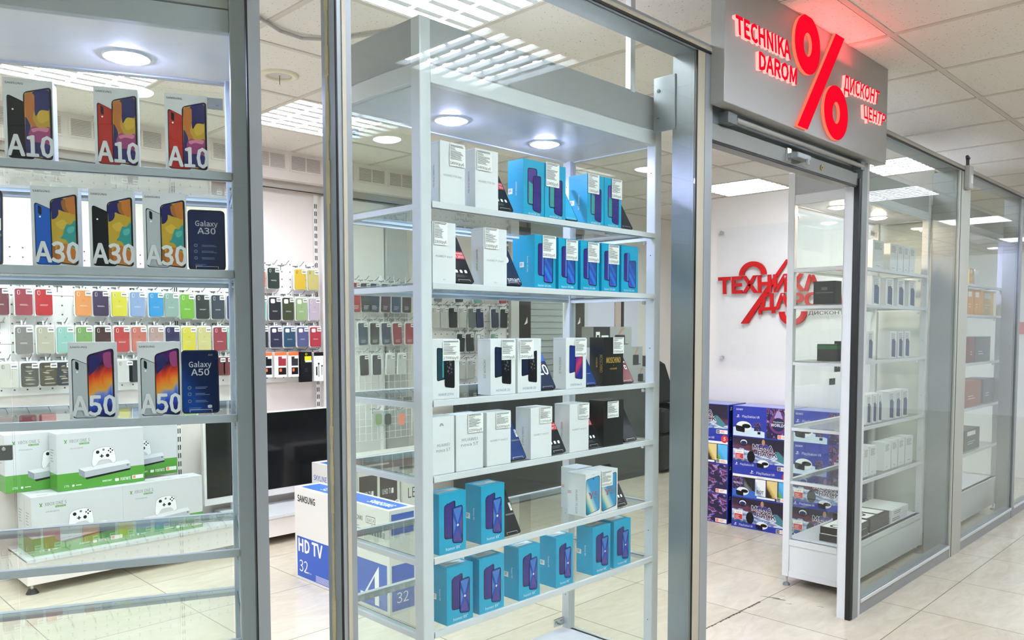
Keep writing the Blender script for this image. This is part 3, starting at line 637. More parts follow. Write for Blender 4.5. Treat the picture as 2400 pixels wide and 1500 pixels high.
def d_y5(F, L, R, T, w, d, h):
    phone_pic(F, w, h, .02, .93, .03, .10, .87, .92, ARTY5, 1, r=.009); F.disc(.5*w, .86*h, .0025, PBLACK, 4)
    F.text('Y5', .5*w, .40*h, .16*h, mat('pink ink', '#b5566a', .4), 4, w=.66*w, align='c'); F.text('Y5', .53*w, .405*h, .15*h, GREYINK, 5, w=.58*w, bold=-.03, align='c')
    F.text('HUAWEI', .5*w, .945*h, .022*h, GREYINK, 1, align='c'); L.textd('HUAWEI Y5 2019', .45*d, .6*h, .10*d, GREYINK, 1)
    for i in range(3): L.rect(.0*d, .2*d, (.50+.025*i)*h, (.508+.025*i)*h, REDP, 1)
def d_plain(F, L, R, T, w, d, h):
    F.round([(.2*w, .25*h), (.8*w, .25*h), (.8*w, .85*h), (.2*w, .85*h)], .008, mat('grey print', '#55606e', .4), 1); F.text('mobile', .2*w, .08*h, .03*h, GREYINK, 1) if False else F.bars(.2*w, .1*h, .5*w, 2, .03*h, .012*h, GREYINK, 1)
def d_blank(F, L, R, T, w, d, h): pass
BOXM = {}
def phone_box(design, key, w, d, h, card, label, loc, rz=0, price=None, tagpos=(.50, 1.0, 1.0, .64), group=None, side=None, cat='phone box', name='phone_box'):
    k = (key, round(w, 3), round(d, 3), round(h, 3))
    if k not in BOXM:
        b = MB(); b.box(0, w, 0, d, 0, h, card)
        F = Face(b, (0, 0, 0), (1, 0, 0), (0, 0, 1)); L = Face(b, (0, d, 0), (0, -1, 0), (0, 0, 1)); R = Face(b, (w, 0, 0), (0, 1, 0), (0, 0, 1)); T = Face(b, (0, 0, h), (1, 0, 0), (0, 1, 0))
        L.rect(0.0, d, h*.965, h*.9665, GREYINK if card is not TEAL else TEAL_L, 1)
        design(F, L, R, T, w, d, h); BOXM[k] = b.mesh(name)
    o = link(name, BOXM[k], None, loc, rz); tag(o, label, cat, group)
    if price:
        b = MB(); x0, x1, zt, zb = tagpos[0]*w, tagpos[1]*w, tagpos[2]*h, tagpos[3]*h
        b.box(x0, x1, -.0028, -.0024, zb, zt, PAPER); F = Face(b, (0, -.0028, 0), (1, 0, 0), (0, 0, 1)); tw, th = x1-x0, zt-zb
        F.bars(x0+.04*tw, zt-.055*th, .9*tw, 2, .05*th, .024*th, TINK, 1, .85); F.bars(x0+.04*tw, zt-.165*th, .42*tw, 3, .05*th, .018*th, TINK, 1, .6); F.bars(x0+.04*tw, zt-.325*th, .84*tw, 9, .046*th, .019*th, TINK, 1, .6)
        F.text(price, x0+.03*tw, zb+.07*th, .125*th, INK, 1, w=.88*tw, bold=.008); b.obj('price_tag', o)
    return o

PH = {}
def lean_phone(kind, label, loc, rz=0, lean=25, w=.074, h=.152):
    """dummy display phone leaning back"""
    kk = (kind, round(w, 3))
    if kk not in PH:
        body, deco = PHK[kind]; b = MB(); b.prism([(x, 0, z) for x, z in rpoly([(0, 0), (w, 0), (w, h), (0, h)], .009)], (0, .0078, 0), PBLACK if kind != 'galaxy50' else NAVY, CHROME if 'galaxy' in kind else PBLACK)
        F = Face(b, (0, 0, 0), (1, 0, 0), (0, 0, 1)); F.round([(.0022, .003), (w-.0022, .003), (w-.0022, h-.003), (.0022, h-.003)], .008, body, 1)
        deco(F, w, h); PH[kk] = b.mesh('display_phone')
    o = link('display_phone', PH[kk], None, loc, rz); o.rotation_euler = (-math.radians(lean), 0, rz)
    return tag(o, label, 'display phone')
def icons(F, w, h, z=.3):
    for i in range(3): F.round([((.2+.24*i)*w, z*h), ((.33+.24*i)*w, z*h), ((.33+.24*i)*w, (z+.065)*h), ((.2+.24*i)*w, (z+.065)*h)], .003, WINK, 2)
    F.bars(.18*w, (z-.05)*h, .6*w, 3, .02*h, .006*h, GREYINK, 2)
def frame_line(F, w, h): 
    F.rect(.2*w, .8*w, .055*h, .06*h, WINK, 2); F.rect(.2*w, .21*w, .02*h, .06*h, WINK, 2); F.rect(.79*w, .80*w, .02*h, .06*h, WINK, 2)
def dk_red(t1, t2):
    def f(F, w, h):
        F.rect(.0022, w-.0022, .50*h, .66*h, REDP, 2); F.text(t1, .94*w, .60*h, .034*h, WINK, 3, align='r'); F.text(t2, .94*w, .525*h, .05*h, WINK, 3, align='r'); icons(F, w, h, .2); frame_line(F, w, h)
    return f
def dk_galaxy(t, top=False):
    def f(F, w, h):
        F.text('Galaxy', .5*w, .73*h, .085*h, SILVER, 2, w=.60*w, bold=.015, align='c'); F.text(t, .5*w, .60*h, .10*h, SILVER, 2, w=.48*w, bold=.02, align='c')
        if top: F.text('2019', .84*w, .91*h, .022*h, SILVER, 2, align='r'); F.round([(.68*w, .08*h), (.80*w, .08*h), (.80*w, .13*h), (.68*w, .13*h)], .003, SILVER, 2)
        pale = mat('dim blue ink', '#7f97bd', .5)
        for i, z in enumerate((.38, .28, .17)):
            F.round([(.16*w, z*h), (.25*w, z*h), (.25*w, (z+.05)*h), (.16*w, (z+.05)*h)], .003, pale, 2); F.round([(.172*w, (z+.008)*h), (.238*w, (z+.008)*h), (.238*w, (z+.042)*h), (.172*w, (z+.042)*h)], .002, NAVY, 3); F.bars(.36*w, (z+.03)*h, .42*w, 2, .02*h, .006*h, pale, 2, .6)
        F.bars(.18*w, .085*h, .38*w, 2, .018*h, .005*h, pale, 2); frame_line(F, w, h)
    return f
def dk_text(t, z=.08, size=.09):
    def f(F, w, h): F.text(t, .96*w, z*h, size*h, WINK, 2, align='r', bold=.01); frame_line(F, w, h); F.disc(.55*w, .6*h, .016, WINK, 2)
    return f
def dk_20(F, w, h): F.text('20', .93*w, .32*h, .22*h, WINK, 2, align='r', bold=.03); F.poly([(.2*w, .62*h), (.98*w, .62*h), (.98*w, .93*h), (.4*w, .97*h)], BLUEP, 2); frame_line(F, w, h)
def dk_sticker(F, w, h): F.rect(.86*w, .97*w, .46*h, .62*h, PAPER, 2); F.bars(.88*w, .6*h, .07*w, 4, .03*h, .012*h, INK, 3); F.rect(.5*w, .98*w, .38*h, .41*h, GREYINK, 2); frame_line(F, w, h)
def dk_none(F, w, h): frame_line(F, w, h)
def dk_blue(F, w, h): F.poly([(.3*w, .4*h), (.98*w, .62*h), (.98*w, .95*h), (.3*w, .9*h)], BLUEP, 2); F.rect(.5*w, .8*w, .28*h, .285*h, WINK, 2); frame_line(F, w, h)
def dk_redw(F, w, h): F.rect(.62*w, .92*w, .50*h, .525*h, WINK, 2); F.rect(.7*w, .88*w, .33*h, .43*h, WINK, 2); F.rect(.74*w, .84*w, .35*h, .41*h, REDD, 3); frame_line(F, w, h)
REDD = mat('dark red screen', '#6f1a22', .25); PBLUE = mat('deep blue screen', '#0f2f6a', .3); PTEAL = mat('pale teal screen', '#3fb0dc', .25); G30 = mat('ink blue screen', '#16264f', .15); G50 = art('glossy blue screen', [(0, '#0f3f8e'), (.5, '#14408a'), (.8, '#0c2558'), (1, '#0a1c44')], 2, .1, .1)
PHK = {'red_lite': (PBLACK, dk_red('P30', 'lite')), 'red_2019': (PBLACK, dk_red('HUAWEI', 'smart 2019')), 'smart': (NAVY, dk_text('smart')), 'twenty': (NAVY, dk_20), 'blue': (PBLUE, dk_blue), 'red': (REDD, dk_redw), 'dark': (PBLACK, dk_none), 'navy': (PBLUE, dk_sticker),
       'red_z': (PBLACK, dk_red('P smart', 'smart Z')), 'sticker': (PBLACK, dk_sticker), 'y_red': (PBLACK, dk_red('Y5', '2019')), 'teal': (PTEAL, dk_none), 'galaxy30': (G30, dk_galaxy('A30')), 'galaxy50': (G50, dk_galaxy('A50', True))}

# ---- left cabinet stock
def left_box(model, back, picture, pl, pr, z, bname, label, h=.157, d=.05):
    a = lp(pl, 400 if z > 1.5 else 600 if z > 1.3 else 900, .010); c = lp(pr, 400 if z > 1.5 else 600 if z > 1.3 else 900, .010)
    phone_box(d_samsung(model, back, picture), 'sam'+model+bname, c.x-a.x, d, h, SBOX, label, LM @ Vector((a.x, .010, z+.0005)), -A)
for pl, pr, bk, bn, t in ((13, 129, PBLACK, 'black', 'silver phone box showing a black phone, left end of the left cabinet top shelf'), (224, 327, REDBACK, 'red', 'silver phone box showing a red phone, in the middle of the left cabinet top shelf'), (389, 489, REDBACK, 'red', 'silver phone box showing a red phone, right end of the left cabinet top shelf')):
    left_box('A10', bk, ART10, pl, pr, SHZ_L[0], bn, t)
for pl, pr, bk, bn, t in ((76, 187, BLUEBACK, 'blue', 'silver phone box showing a blue phone with a gold and teal screen, second shelf'), (211, 316, PBLACK, 'black', 'silver phone box showing a black phone with a gold and teal screen, second shelf'), (337, 438, GREYBACK, 'grey', 'silver phone box showing a silver phone with a gold and teal screen, second shelf')):
    left_box('A30', bk, ART30, pl, pr, SHZ_L[1], bn, t)
for pl, pr, t in ((161, 271, 'silver phone box with a flame coloured screen, left one on the third shelf'), (323, 424, 'silver phone box with a flame coloured screen, beside the glossy blue display phone')):
    left_box('A50', GREYBACK, ART50, pl, pr, SHZ_L[2], 'grey', t)
for kind, pr, z, t, hh in (('galaxy30', 530, SHZ_L[1], 'dark blue display phone with white lettering, right end of the second shelf', .128), ('galaxy50', 515, SHZ_L[2], 'glossy blue display phone dated 2019, right end of the third shelf', .152)):
    c = lp(pr, 640 if z > 1.3 else 960, .03); w_ = c.x-lp(442 if z > 1.3 else 427, 640 if z > 1.3 else 960, .03).x
    lean_phone(kind, t, LM @ Vector((c.x-w_, .035, z+.0015)), -A, 7, w_, .131 if kind == 'galaxy30' else .138)
c = lp(4, 600, .03); lean_phone('navy', 'dark blue display phone cut by the left edge on the second shelf', LM @ Vector((c.x-.074, .035, SHZ_L[1]+.0015)), -A, 7)

# ---- middle cabinet stock: (design, pl, pr, depth, h, label, price, tagpos)
YM = MC.y + .0085
def mx(px, z): return at_y(px, 700, YM).x
def mid_box(design, key, card, pl, pr, z, d, h, label, price=None, tagpos=(.44, 1.0, 1.0, .64), dy=0.0):
    x0, x1 = at_y(pl, zpx(z), YM+dy).x, at_y(pr, zpx(z), YM+dy).x
    return phone_box(design, key, x1-x0, d, h, card, label, (x0, YM+dy, z+.0005), 0, price, tagpos)
def zpx(z): return 773-(z-1.325)*1872/1.95
def mid_phone(kind, pr, z, label, pl=None, lean=30, h=.152):
    x1 = at_y(pr, zpx(z), YM+.004).x; x0 = max(at_y(pl, zpx(z), YM).x+.0015, x1-.072); lean_phone(kind, label, (x0, YM+.004, z+.0048), 0, lean, x1-x0, h)
z = SHZ_M[0]
P30 = d_white('HUAWEI P30 lite', None, .44)
mid_box(P30, 'p30', WBOX, 1031.8, 1089.4, z, .05, .160, 'tall white phone box priced 14990, left end of the top shelf of the middle cabinet', '14990руб', (.36, 1.0, .97, .62))
mid_box(P30, 'p30', WBOX, 1113.9, 1167.4, z, .05, .160, 'white phone box priced 14990, beside the black phone with a red band', '14990руб', (.05, .70, .97, .64))
mid_phone('red_lite', 1205, z, 'black display phone with a red band on the top shelf of the middle cabinet', 1168)
mid_box(d_10i, 'h10i', TEAL, 1226.4, 1275.2, z, .062, .160, 'teal phone box without a price tag, first teal one of the top shelf')
mid_box(d_10i, 'h10i', TEAL, 1276.6, 1325.6, z, .062, .160, 'teal phone box priced 13490, touching the untagged one on the top shelf', '13490руб', (.04, .66, 1.02, .58))
mid_phone('teal', 1356, z, 'pale blue display phone leaning between the two pairs of teal boxes on the top shelf', 1326.4)
mid_box(d_10i, 'h10i', TEAL, 1376.3, 1415.2, z, .075, .156, 'teal phone box priced 13490, right of the pale blue leaning phone', '13490руб', (.02, .68, 1.0, .62))
mid_box(d_10i, 'h10i', TEAL, 1416.4, 1456.2, z, .075, .156, 'teal phone box priced 13490, right end of the top shelf beside a black phone', '13490руб', (.40, 1.0, 1.0, .60))
mid_phone('dark', 1485, z, 'plain black display phone leaning at the right end of the top shelf', 1457)
z = SHZ_M[1]
PS = d_white('HUAWEI P smart', None, .42, '2019')
mid_box(PS, 'psm', WBOX, 1014, 1068, z, .05, .157, 'white phone box priced 10690, left end of the second shelf behind the post', '10690руб', (.05, .62, 1.0, .62))
mid_phone('red_2019', 1113, z, 'black display phone with a red 2019 band, between two white boxes of the second shelf', 1069)
mid_box(PS, 'psm', WBOX, 1133.5, 1187.6, z, .05, .157, 'white phone box priced 10690, beside the phone reading smart', '10690руб', (.04, .62, 1.0, .64))
mid_phone('smart', 1225, z, 'dark blue display phone reading smart, leaning on the second shelf', 1188.4)
mid_box(d_10lite, 'h10l', TEAL, 1253, 1302.2, z, .062, .155, 'teal phone box priced 10690, first from the left in the row of five', '10690руб', (.35, .99, 1.0, .58))
mid_box(d_blank, 'bl', TEAL, 1232, 1276, z, .055, .154, 'teal phone box standing behind the first of the row of five', None, dy=.075)
for pl, pr, pc_, t in ((1309, 1353.8, '10690руб', 'second of the row of five on the second shelf'), (1360.8, 1404, '10690руб', 'third and middle of the row of five'), (1409.8, 1450.4, '11690руб', 'fourth of the row of five')):
    mid_box(d_10lite, 'h10l', TEAL, pl, pr, z, .062, .154, 'teal phone box priced %s, %s' % (pc_[:5], t), pc_, (.36, .98, .98, .58))
mid_box(d_10lite, 'h10l', TEAL, 1456, 1495, z, .062, .154, 'teal phone box without a price tag, right end of the row of five')
z = SHZ_M[2]
mid_box(d_honor20('HONOR 20 Pro', TEALP_B, PBLACK), 'h20p', WBOX, 1014, 1076.6, z, .05, .158, 'white phone box priced 27990 with dark teal phones, left end of the third shelf', '27990руб', (.36, 1.0, .98, .64))
mid_box(d_honor20('HONOR 20', NAVY, PBLACK), 'h20', WBOX, 1150, 1208, z, .052, .157, 'white phone box priced 23990 with navy and black phones, long white side showing', '23990руб', (.42, .98, .98, .62))
mid_box(d_honor20('HONOR 20', NAVY, PBLACK), 'h20', WBOX, 1213.5, 1267.4, z, .052, .157, 'white phone box priced 23490, right next to the one priced 23990', '23490руб', (.06, .66, .98, .62))
mid_phone('twenty', 1304, z, 'dark display phone reading 20, leaning on the third shelf', 1268.4)
mid_box(d_honor20('HONOR View 20', DKBLUE, ARTV20), 'hv20', WBOX, 1326.2, 1373.2, z, .052, .157, 'white phone box priced 23990 with a red and blue phone, third shelf', '23990руб', (.42, 1.0, .98, .63))
mid_phone('blue', 1401, z, 'bright blue display phone leaning beside the black and gold box', 1374)
mid_box(d_gold, 'gold', BBOX, 1414.2, 1459.8, z, .058, .157, 'black phone box with gold lettering and a white price tag', '23990руб', (.45, 1.0, 1.0, .66))
mid_phone('red', 1486.5, z, 'dark red display phone leaning right of the black and gold box', 1460.6)
z = SHZ_M[3]
mid_box(d_white('HUAWEI', 'nova 5T', .48, logo=True), 'nova', WBOX, 1014, 1065, z, .05, .153, 'white phone box with a petal logo, left end of the fourth shelf')
mid_box(d_white('HUAWEI', 'nova 5T', .52), 'nova2', WBOX, 1069.5, 1132.4, z, .05, .153, 'white phone box priced 22990, second on the fourth shelf', '22990руб', (.42, .98, 1.0, .66))
PSZ = d_white('HUAWEI P smart Z', None, .45)
mid_box(PSZ, 'psz', WBOX, 1141.4, 1197, z, .05, .151, 'white phone box priced 12990, touching the one priced 22990', '12990руб', (.36, .98, .98, .68))
mid_phone('navy', 1235, z, 'dark blue display phone with a small white sticker, fourth shelf', 1197.8)
mid_box(PSZ, 'psz', WBOX, 1244, 1292.4, z, .062, .151, 'white phone box priced 12990, between the dark blue phone and a black phone', '12990руб', (.40, 1.0, 1.0, .68))
mid_phone('red_z', 1327.7, z, 'black display phone with a red band, middle of the fourth shelf', 1293.2)
mid_box(PSZ, 'psz', WBOX, 1334.6, 1379, z, .062, .150, 'white phone box priced 12990, left of the dark box of the fourth shelf', '12990руб', (.42, 1.0, 1.0, .68))
mid_phone('red_z', 1408.4, z, 'black display phone with a red band, left of the fourth shelf dark box', 1379.8)
mid_box(d_blank, 'bk', BBOX, 1414.2, 1460, z, .062, .150, 'black phone box priced 12490, right end of the fourth shelf', '12490руб', (.16, .72, .98, .62))
mid_phone('dark', 1493.5, z, 'plain black display phone leaning right of the dark box of the fourth shelf', 1460.8)
z = SHZ_M[4]
mid_box(d_8x, 'h8x', TEAL, 1029.9, 1092.8, z, .058, .163, 'teal phone box at the left end of the fifth shelf, white label on its top')
mid_box(d_8x, 'h8x', TEAL, 1128.2, 1182.4, z, .066, .163, 'teal phone box beside the black stickered phone on the fifth shelf')
mid_phone('sticker', 1222, z, 'black display phone with a small white sticker, leaning on the fifth shelf', 1183.2)
mid_box(d_y5, 'y5', WBOX, 1371.8, 1407, z, .075, .138, 'white phone box with a beach coloured screen and no tag, fifth shelf')
mid_box(d_y5, 'y5', WBOX, 1408.2, 1446, z, .075, .138, 'white phone box with a beach coloured screen and a price tag, fifth shelf', '6990руб', (.0, .66, .98, .62))
mid_box(d_y5, 'y5b', WBOX, 1352, 1387, z, .07, .138, 'white phone box standing behind the beach coloured ones, only its side showing', None, dy=.085)
mid_phone('y_red', 1470.6, z, 'black display phone with a red band, right end of the fifth shelf', 1446.8)
z = SHZ_M[5]
for pl, pr, d_, t in ((1048, 1109, .062, 'teal phone box at the left end of the bottom shelf'), (1123.8, 1181.2, .062, 'teal phone box second from the left on the bottom shelf'), (1216.2, 1265, .062, 'teal phone box third from the left on the bottom shelf'),
                  (1302.8, 1342.4, .068, 'teal phone box fourth from the left on the bottom shelf'), (1388, 1429, .068, 'teal phone box second from the right on the bottom shelf'), (1437.2, 1476, .068, 'teal phone box at the right end of the bottom shelf')):
    mid_box(d_8x, 'h8x', TEAL, pl, pr, z, d_, .156, t)

# ---------------------------------------------------------------- the pegboard wall at the back
PEG = mat('white pegboard', '#f3f0ee', .55); HOLE = mat('peg hole', '#5b5854', .8); SLOT = mat('upright slots', '#2a2826', .8); WIRE = mat('zinc wire', '#77797a', .35, metal=.4)
YP = 4.822
CLEARP = glass_mat('clear blister plastic', '#f6f8f8', .06, .5, film=.10, filmc='#f4f6f6')
def X(px, Y, py=800): return at_y(px, py, Y).x
def panel(x0, x1, z0, z1, label, holes=True):
    r = empty('pegboard_panel', (x0, YP, 0), 0, label, 'pegboard'); w = x1-x0-.016; b = MB(); b.box(0, w-.016, 0, .02, z0, z1, PEG)
    for z in (z0+.27, z0+.53): b.box(0, w, -.0006, 0, z, z+.004, VDARK)
    if holes:
        nx = int(w/.06)
        for i in range(nx):
            for j in range(int((z1-z0)/.05)):
                x, z = .03+i*.06, z0+.03+j*.05; b.box(x-.004, x+.004, -.0006, 0, z-.004, z+.004, HOLE)
    b.obj('board', r)
    u = MB(); u.box(-.014, .014, -.004, 0, .2, 2.24, PEG)
    z = .3
    while z < 2.2: u.box(-.009, -.003, -.005, -.004, z, z+.03, SLOT); u.box(.003, .009, -.005, -.004, z, z+.03, SLOT); z += .05
    u.obj('slotted_upright', r, (w, 0, 0)); return r
HOOKM = MB(); HOOKM.tube([(-.022, -.004, .004), (.022, -.004, .004)], .0022, WIRE).tube([(0, -.004, -.03), (0, -.004, .004), (0, -.07, .004), (0, -.11, .028)], .0022, WIRE); HOOKM = HOOKM.mesh('peg_hook')
XS, XR_ = X(420, YP), X(748, YP)
PL = panel(XS-(XR_-XS), XS, .98, 1.78, 'left pegboard panel behind the left cabinet, hung with coloured phone cases')
PR = panel(XS, XR_, .98, 1.78, 'right pegboard panel above the big black television, hung with dark phone cases')
def hook(x, z, par): link('peg_hook', HOOKM, par, (x-par.location.x, 0, z))
def dim(h, f): return '#%02x%02x%02x' % tuple(int(int(h[i:i+2], 16)*f) for i in (1, 3, 5))
CM = {}
def case_mesh(hexc, kind, cw, ch):
    k = (hexc, kind)
    if k not in CM:
        m = mat('silicone '+hexc, dim(hexc, .80), .55); b = MB(); dark = mat('case shade '+hexc, '#%02x%02x%02x' % tuple(int(int(hexc[i:i+2], 16)*.72) for i in (1, 3, 5)), .5)
        b.prism([(x, 0, z) for x, z in rpoly([(-cw/2, -ch), (cw/2, -ch), (cw/2, 0), (-cw/2, 0)], .012)], (0, .009, 0), m)
        F = Face(b, (-cw/2, 0, -ch), (1, 0, 0), (0, 0, 1))
        if kind == 'camo':
            for i in range(9): F.round([(cw*random.uniform(.1, .5), ch*(.08+.09*i)), (cw*random.uniform(.5, .9), ch*(.1+.09*i)), (cw*random.uniform(.4, .9), ch*(.15+.09*i)), (cw*random.uniform(.1, .4), ch*(.14+.09*i))], .006, CAMO[i % 3], 1)
        if kind == 'square': F.round([(.1*cw, .74*ch), (.48*cw, .74*ch), (.48*cw, .93*ch), (.1*cw, .93*ch)], .008, PAPER, 1)
        else: F.round([(.12*cw, .78*ch), (.27*cw, .78*ch), (.27*cw, .94*ch), (.12*cw, .94*ch)], .006, PAPER if kind == 'oval' else PBLACK, 1); F.round([(.145*cw, .79*ch), (.255*cw, .79*ch), (.255*cw, .93*ch), (.145*cw, .93*ch)], .004, dark, 2)
        if kind in ('oval', 'square'): F.disc(.5*cw, .60*ch, .0055, dark, 1, 10); F.bars(.25*cw, .40*ch, .5*cw, 2, .03*ch, .011*ch, SILVER, 1, .8)
        if kind == 'printed': F.bars(.2*cw, .2*ch, .6*cw, 3, .05*ch, .016*ch, SILVER, 1, .7)
        CM[k] = b.mesh('case_shell')
    return CM[k]
CAMO = [mat('camo grey', '#8a8478', .6), mat('camo brown', '#4e483f', .6), mat('camo sand', '#a79f8c', .6)]
PACKM = {}
def case(x, z, Y, hexc, label, cw, ch, kind='oval', group=None, price=True, tilt=0.0, hk=None, white=False):
    r = empty('phone_case_pack', (x, Y, z), 0, label, 'phone case', group); r.rotation_euler = (0, tilt, 0)
    k = (round(cw, 3), round(ch, 3), white)
    if k not in PACKM:
        b = MB(); p = rpoly([(-cw/2-.006, -ch-.006), (cw/2+.006, -ch-.006), (cw/2+.006, .010), (-cw/2-.006, .010)], .012)
        b.prism([(q[0], .012, q[1]) for q in p], (0, .006, 0), mat('milky blister back', '#eceeee', .4) if True else CLEARP)
        b.box(-.012, -.004, .013, .016, .012, .032, mat('milky blister back')); b.box(.004, .012, .013, .016, .012, .032, mat('milky blister back')); PACKM[k] = b.mesh('hang_pack')
    link('hang_pack', PACKM[k], r); link('case_shell', case_mesh(hexc, kind, cw, ch), r, (0, .0025, 0))
    if price:
        if 'st' not in PACKM: PACKM['st'] = MB().box(-.016, .016, -.0006, 0, -.024, 0, PAPER).box(-.012, .012, -.0009, -.0006, -.016, -.008, GREYINK).mesh('price_sticker')
        link('price_sticker', PACKM['st'], r, (cw/2-.014, .001, -.004))
    if hk: hook(x, z+.020, hk)
YC = 4.755
def row(items, ref, kind, board, where, cw=None, price=True, group=None):
    px, yt, yb = ref; zt, zb = at_y(px, yt, YC).z, at_y(px, yb, YC).z
    for it in items:
        p, name, hexc = it[:3]; k = it[3] if len(it) > 3 else kind
        if name is None: hook(X(p, YC), zt+.02, board); continue
        case(X(p, YC), zt, YC, hexc, '%s phone case hanging in the %s' % (name, where), cw or .079, zt-zb, k, group, price, 0, board)
row([(4, 'dark burgundy', '#6f1f30'), (60, 'muted crimson', '#9c2d3c'), (107, 'bright red', '#c0242b'), (147, None, None), (199, 'orange', '#ee9a58'), (240, 'dark purple', '#3e2b50'), (283, 'lemon yellow', '#ece044'), (326, 'pale blue', '#9db4e2'), (369, 'sky blue', '#38a0e2'), (405, 'grey teal', '#9fbcb2')],
    (107, 678, 739), 'oval', PL, 'upper row of the left pegboard')
row([(442, 'grass green', '#7fbf3f'), (478, 'dark green grey', '#2c3533'), (514, 'slate grey', '#3d4452'), (550, 'indigo', '#3a2f6e')], (442, 690, 747), 'oval', PR, 'upper row right of the slotted strip')
row([(8, None, None), (58, 'warm grey', '#8d8681'), (108, 'stone beige', '#cfc8b4'), (154, 'mint', '#a5d8cc'), (199, 'sage green', '#83aa66'), (243, 'dark brown', '#472524'), (287, 'tomato red', '#c23c3c'), (327, 'coral', '#d27767'), (368, 'dusty pink', '#c9a5a0'), (406, 'deep violet', '#2f2657')],
    (107, 766, 828), 'oval', PL, 'lower row of the left pegboard')
row([(444, 'bright yellow', '#eee24e'), (480, 'pale yellow', '#eee39a'), (517, 'dusty red', '#a63f4c'), (547, 'light mint', '#a8d9c6')], (444, 767, 823), 'oval', PR, 'lower row right of the slotted strip')
row([(18, 'white boxed', '#e9e6da', 'plain'), (68, 'grey camouflage', '#57534b', 'camo'), (112, 'brown camouflage', '#5b5240', 'camo'), (150, 'dark camouflage', '#3b3d45', 'camo'), (292, 'white plain boxed', '#eeece8', 'plain'), (318, 'black soft', '#232327', 'plain')],
    (107, 850, 905), 'camo', PL, 'bottom row of the left pegboard', price=True)
row([(516, 'dark red boxed', '#6e2a30', 'plain'), (534, 'crimson boxed', '#7e3137', 'plain'), (552, 'beige boxed', '#c4a29a', 'plain')], (516, 838, 880), 'plain', PR, 'bottom row beside the left cabinet post', cw=.06)
row([(612, 'orange red', '#e2663e'), (645, 'forest green', '#1f3227', 'oval'), (672, None, None), (707, 'golden yellow', '#efc83a'), (737, 'cream yellow', '#e5d989')], (645, 628, 676), 'plain', PR, 'top row between the front posts')
row([(614, 'aqua', '#a9ddd6'), (647, 'black', '#1b1d28'), (678, 'olive', '#3d4526'), (709, 'pistachio', '#a8c28b'), (739, 'pale lilac', '#dccfdf', 'oval')], (647, 697, 750), 'square', PR, 'second row between the front posts')
row([(616, 'near black', '#20222e'), (649, 'navy', '#20224a'), (680, 'petrol blue', '#1f4a6b'), (711, 'slate violet', '#5c5f92'), (741, 'raspberry red', '#c22f42')], (649, 767, 814), 'square', PR, 'third row between the front posts')
# boxed power banks, a cable pouch and earphones under them
def pack(px, name, label, yt, yb, wpx, fn, cat, base):
    zt, zb = at_y(px, yt, YC).z, at_y(px, yb, YC).z; w = X(px+wpx/2, YC)-X(px-wpx/2, YC); h = zt-zb
    b = MB(); b.box(-w/2, w/2, -.012, .02, -h, 0, base); fn(Face(b, (-w/2, -.012, -h), (1, 0, 0), (0, 0, 1)), w, h)
    o = b.obj(name, None, (X(px, YC), YC, zt)); tag(o, label, cat); hook(X(px, YC), zt+.012, PR)
ORANGE = mat('orange card', '#ee6a36', .5); YEL = mat('yellow card', '#f1e11f', .5)
def f_pb(c):
    def f(F, w, h): F.rect(0, w, .86*h, h, ORANGE); F.rect(.3*w, .95*w, .45*h, .82*h, c); F.rect(.3*w, .95*w, .1*h, .38*h, PBLACK); F.round([(.38*w, .22*h), (.58*w, .22*h), (.58*w, .34*h), (.38*w, .34*h)], .003, ORANGE, 2); F.rect(.6*w, .95*w, .74*h, .86*h, PAPER, 2)
    return f
pack(622, 'power_bank_pack', 'boxed black power bank with an orange top, half behind the left post', 826, 884, 26, f_pb(PBLACK), 'power bank', PAPER)
pack(655, 'power_bank_pack', 'boxed dark red power bank with an orange top', 825, 884, 28, f_pb(mat('dark red print', '#8c2230')), 'power bank', PAPER)
pack(685, 'power_bank_pack', 'boxed dark grey power bank with an orange top', 825, 883, 24, f_pb(mat('dark grey print', '#26262a')), 'power bank', PAPER)
pack(715, 'cable_pouch', 'tall black hanging pouch with yellow labels', 825, 895, 26, lambda F, w, h: (F.rect(.35*w, .95*w, .7*h, .86*h, YEL), F.rect(.4*w, .98*w, .66*h, .72*h, PAPER, 2), F.disc(.5*w, .93*h, .008, YEL, 1), F.disc(.5*w, .93*h, .005, INK, 2), F.bars(.35*w, .45*h, .4*w, 3, .05*h, .006*h, GREYINK)), 'cable pouch', PBLACK)
pack(744, 'earphone_pack', 'white earphone box with black earbuds on its front', 825, 893, 22, lambda F, w, h: (F.rect(0, w, .87*h, h, PBLACK), F.disc(.5*w, .6*h, .007, INK), F.rect(.46*w, .52*w, .15*h, .6*h, INK), F.disc(.85*w, .52*h, .006, INK), F.rect(.8*w, .85*w, .2*h, .5*h, INK), F.rect(.2*w, .35*w, .2*h, .5*h, INK)), 'earphones', PAPER)

# base shelf, console boxes, television ---------------------------------
YBASE = 4.47
xb0, xb1 = at_y(62, 1302, YBASE).x, 3.12
r = empty('base_shelf', (xb0, YBASE, 0), 0, 'long low white base shelf under the pegboards, on black feet', 'shelf')
b = MB(); b.box(0, xb1-xb0, 0, YP-YBASE-.002, .05, .178, WALLPAINT); b.box(0, xb1-xb0, -.012, YP-YBASE-.002, .165, .185, WHITE_M); b.obj('shelf_body', r, bev=.002)
for x in (.03, 1.0, xb1-xb0-.05): MB().cyl((x, .04, .02), (x, .04, .05), .008, CHROME, 10).cyl((x, .04, 0), (x, .04, .022), .03, BLACK, 18, .018).obj('foot', r)
GREEN = mat('console green print', '#4c8f2f', .4); LGREY = mat('console grey print', '#b3b7be', .4); MGREY = mat('console shade print', '#8e939b', .4); CTOP = mat('console top print', '#e3e5e8', .4)
XWH = mat('white console card', '#ced0d3', .45)
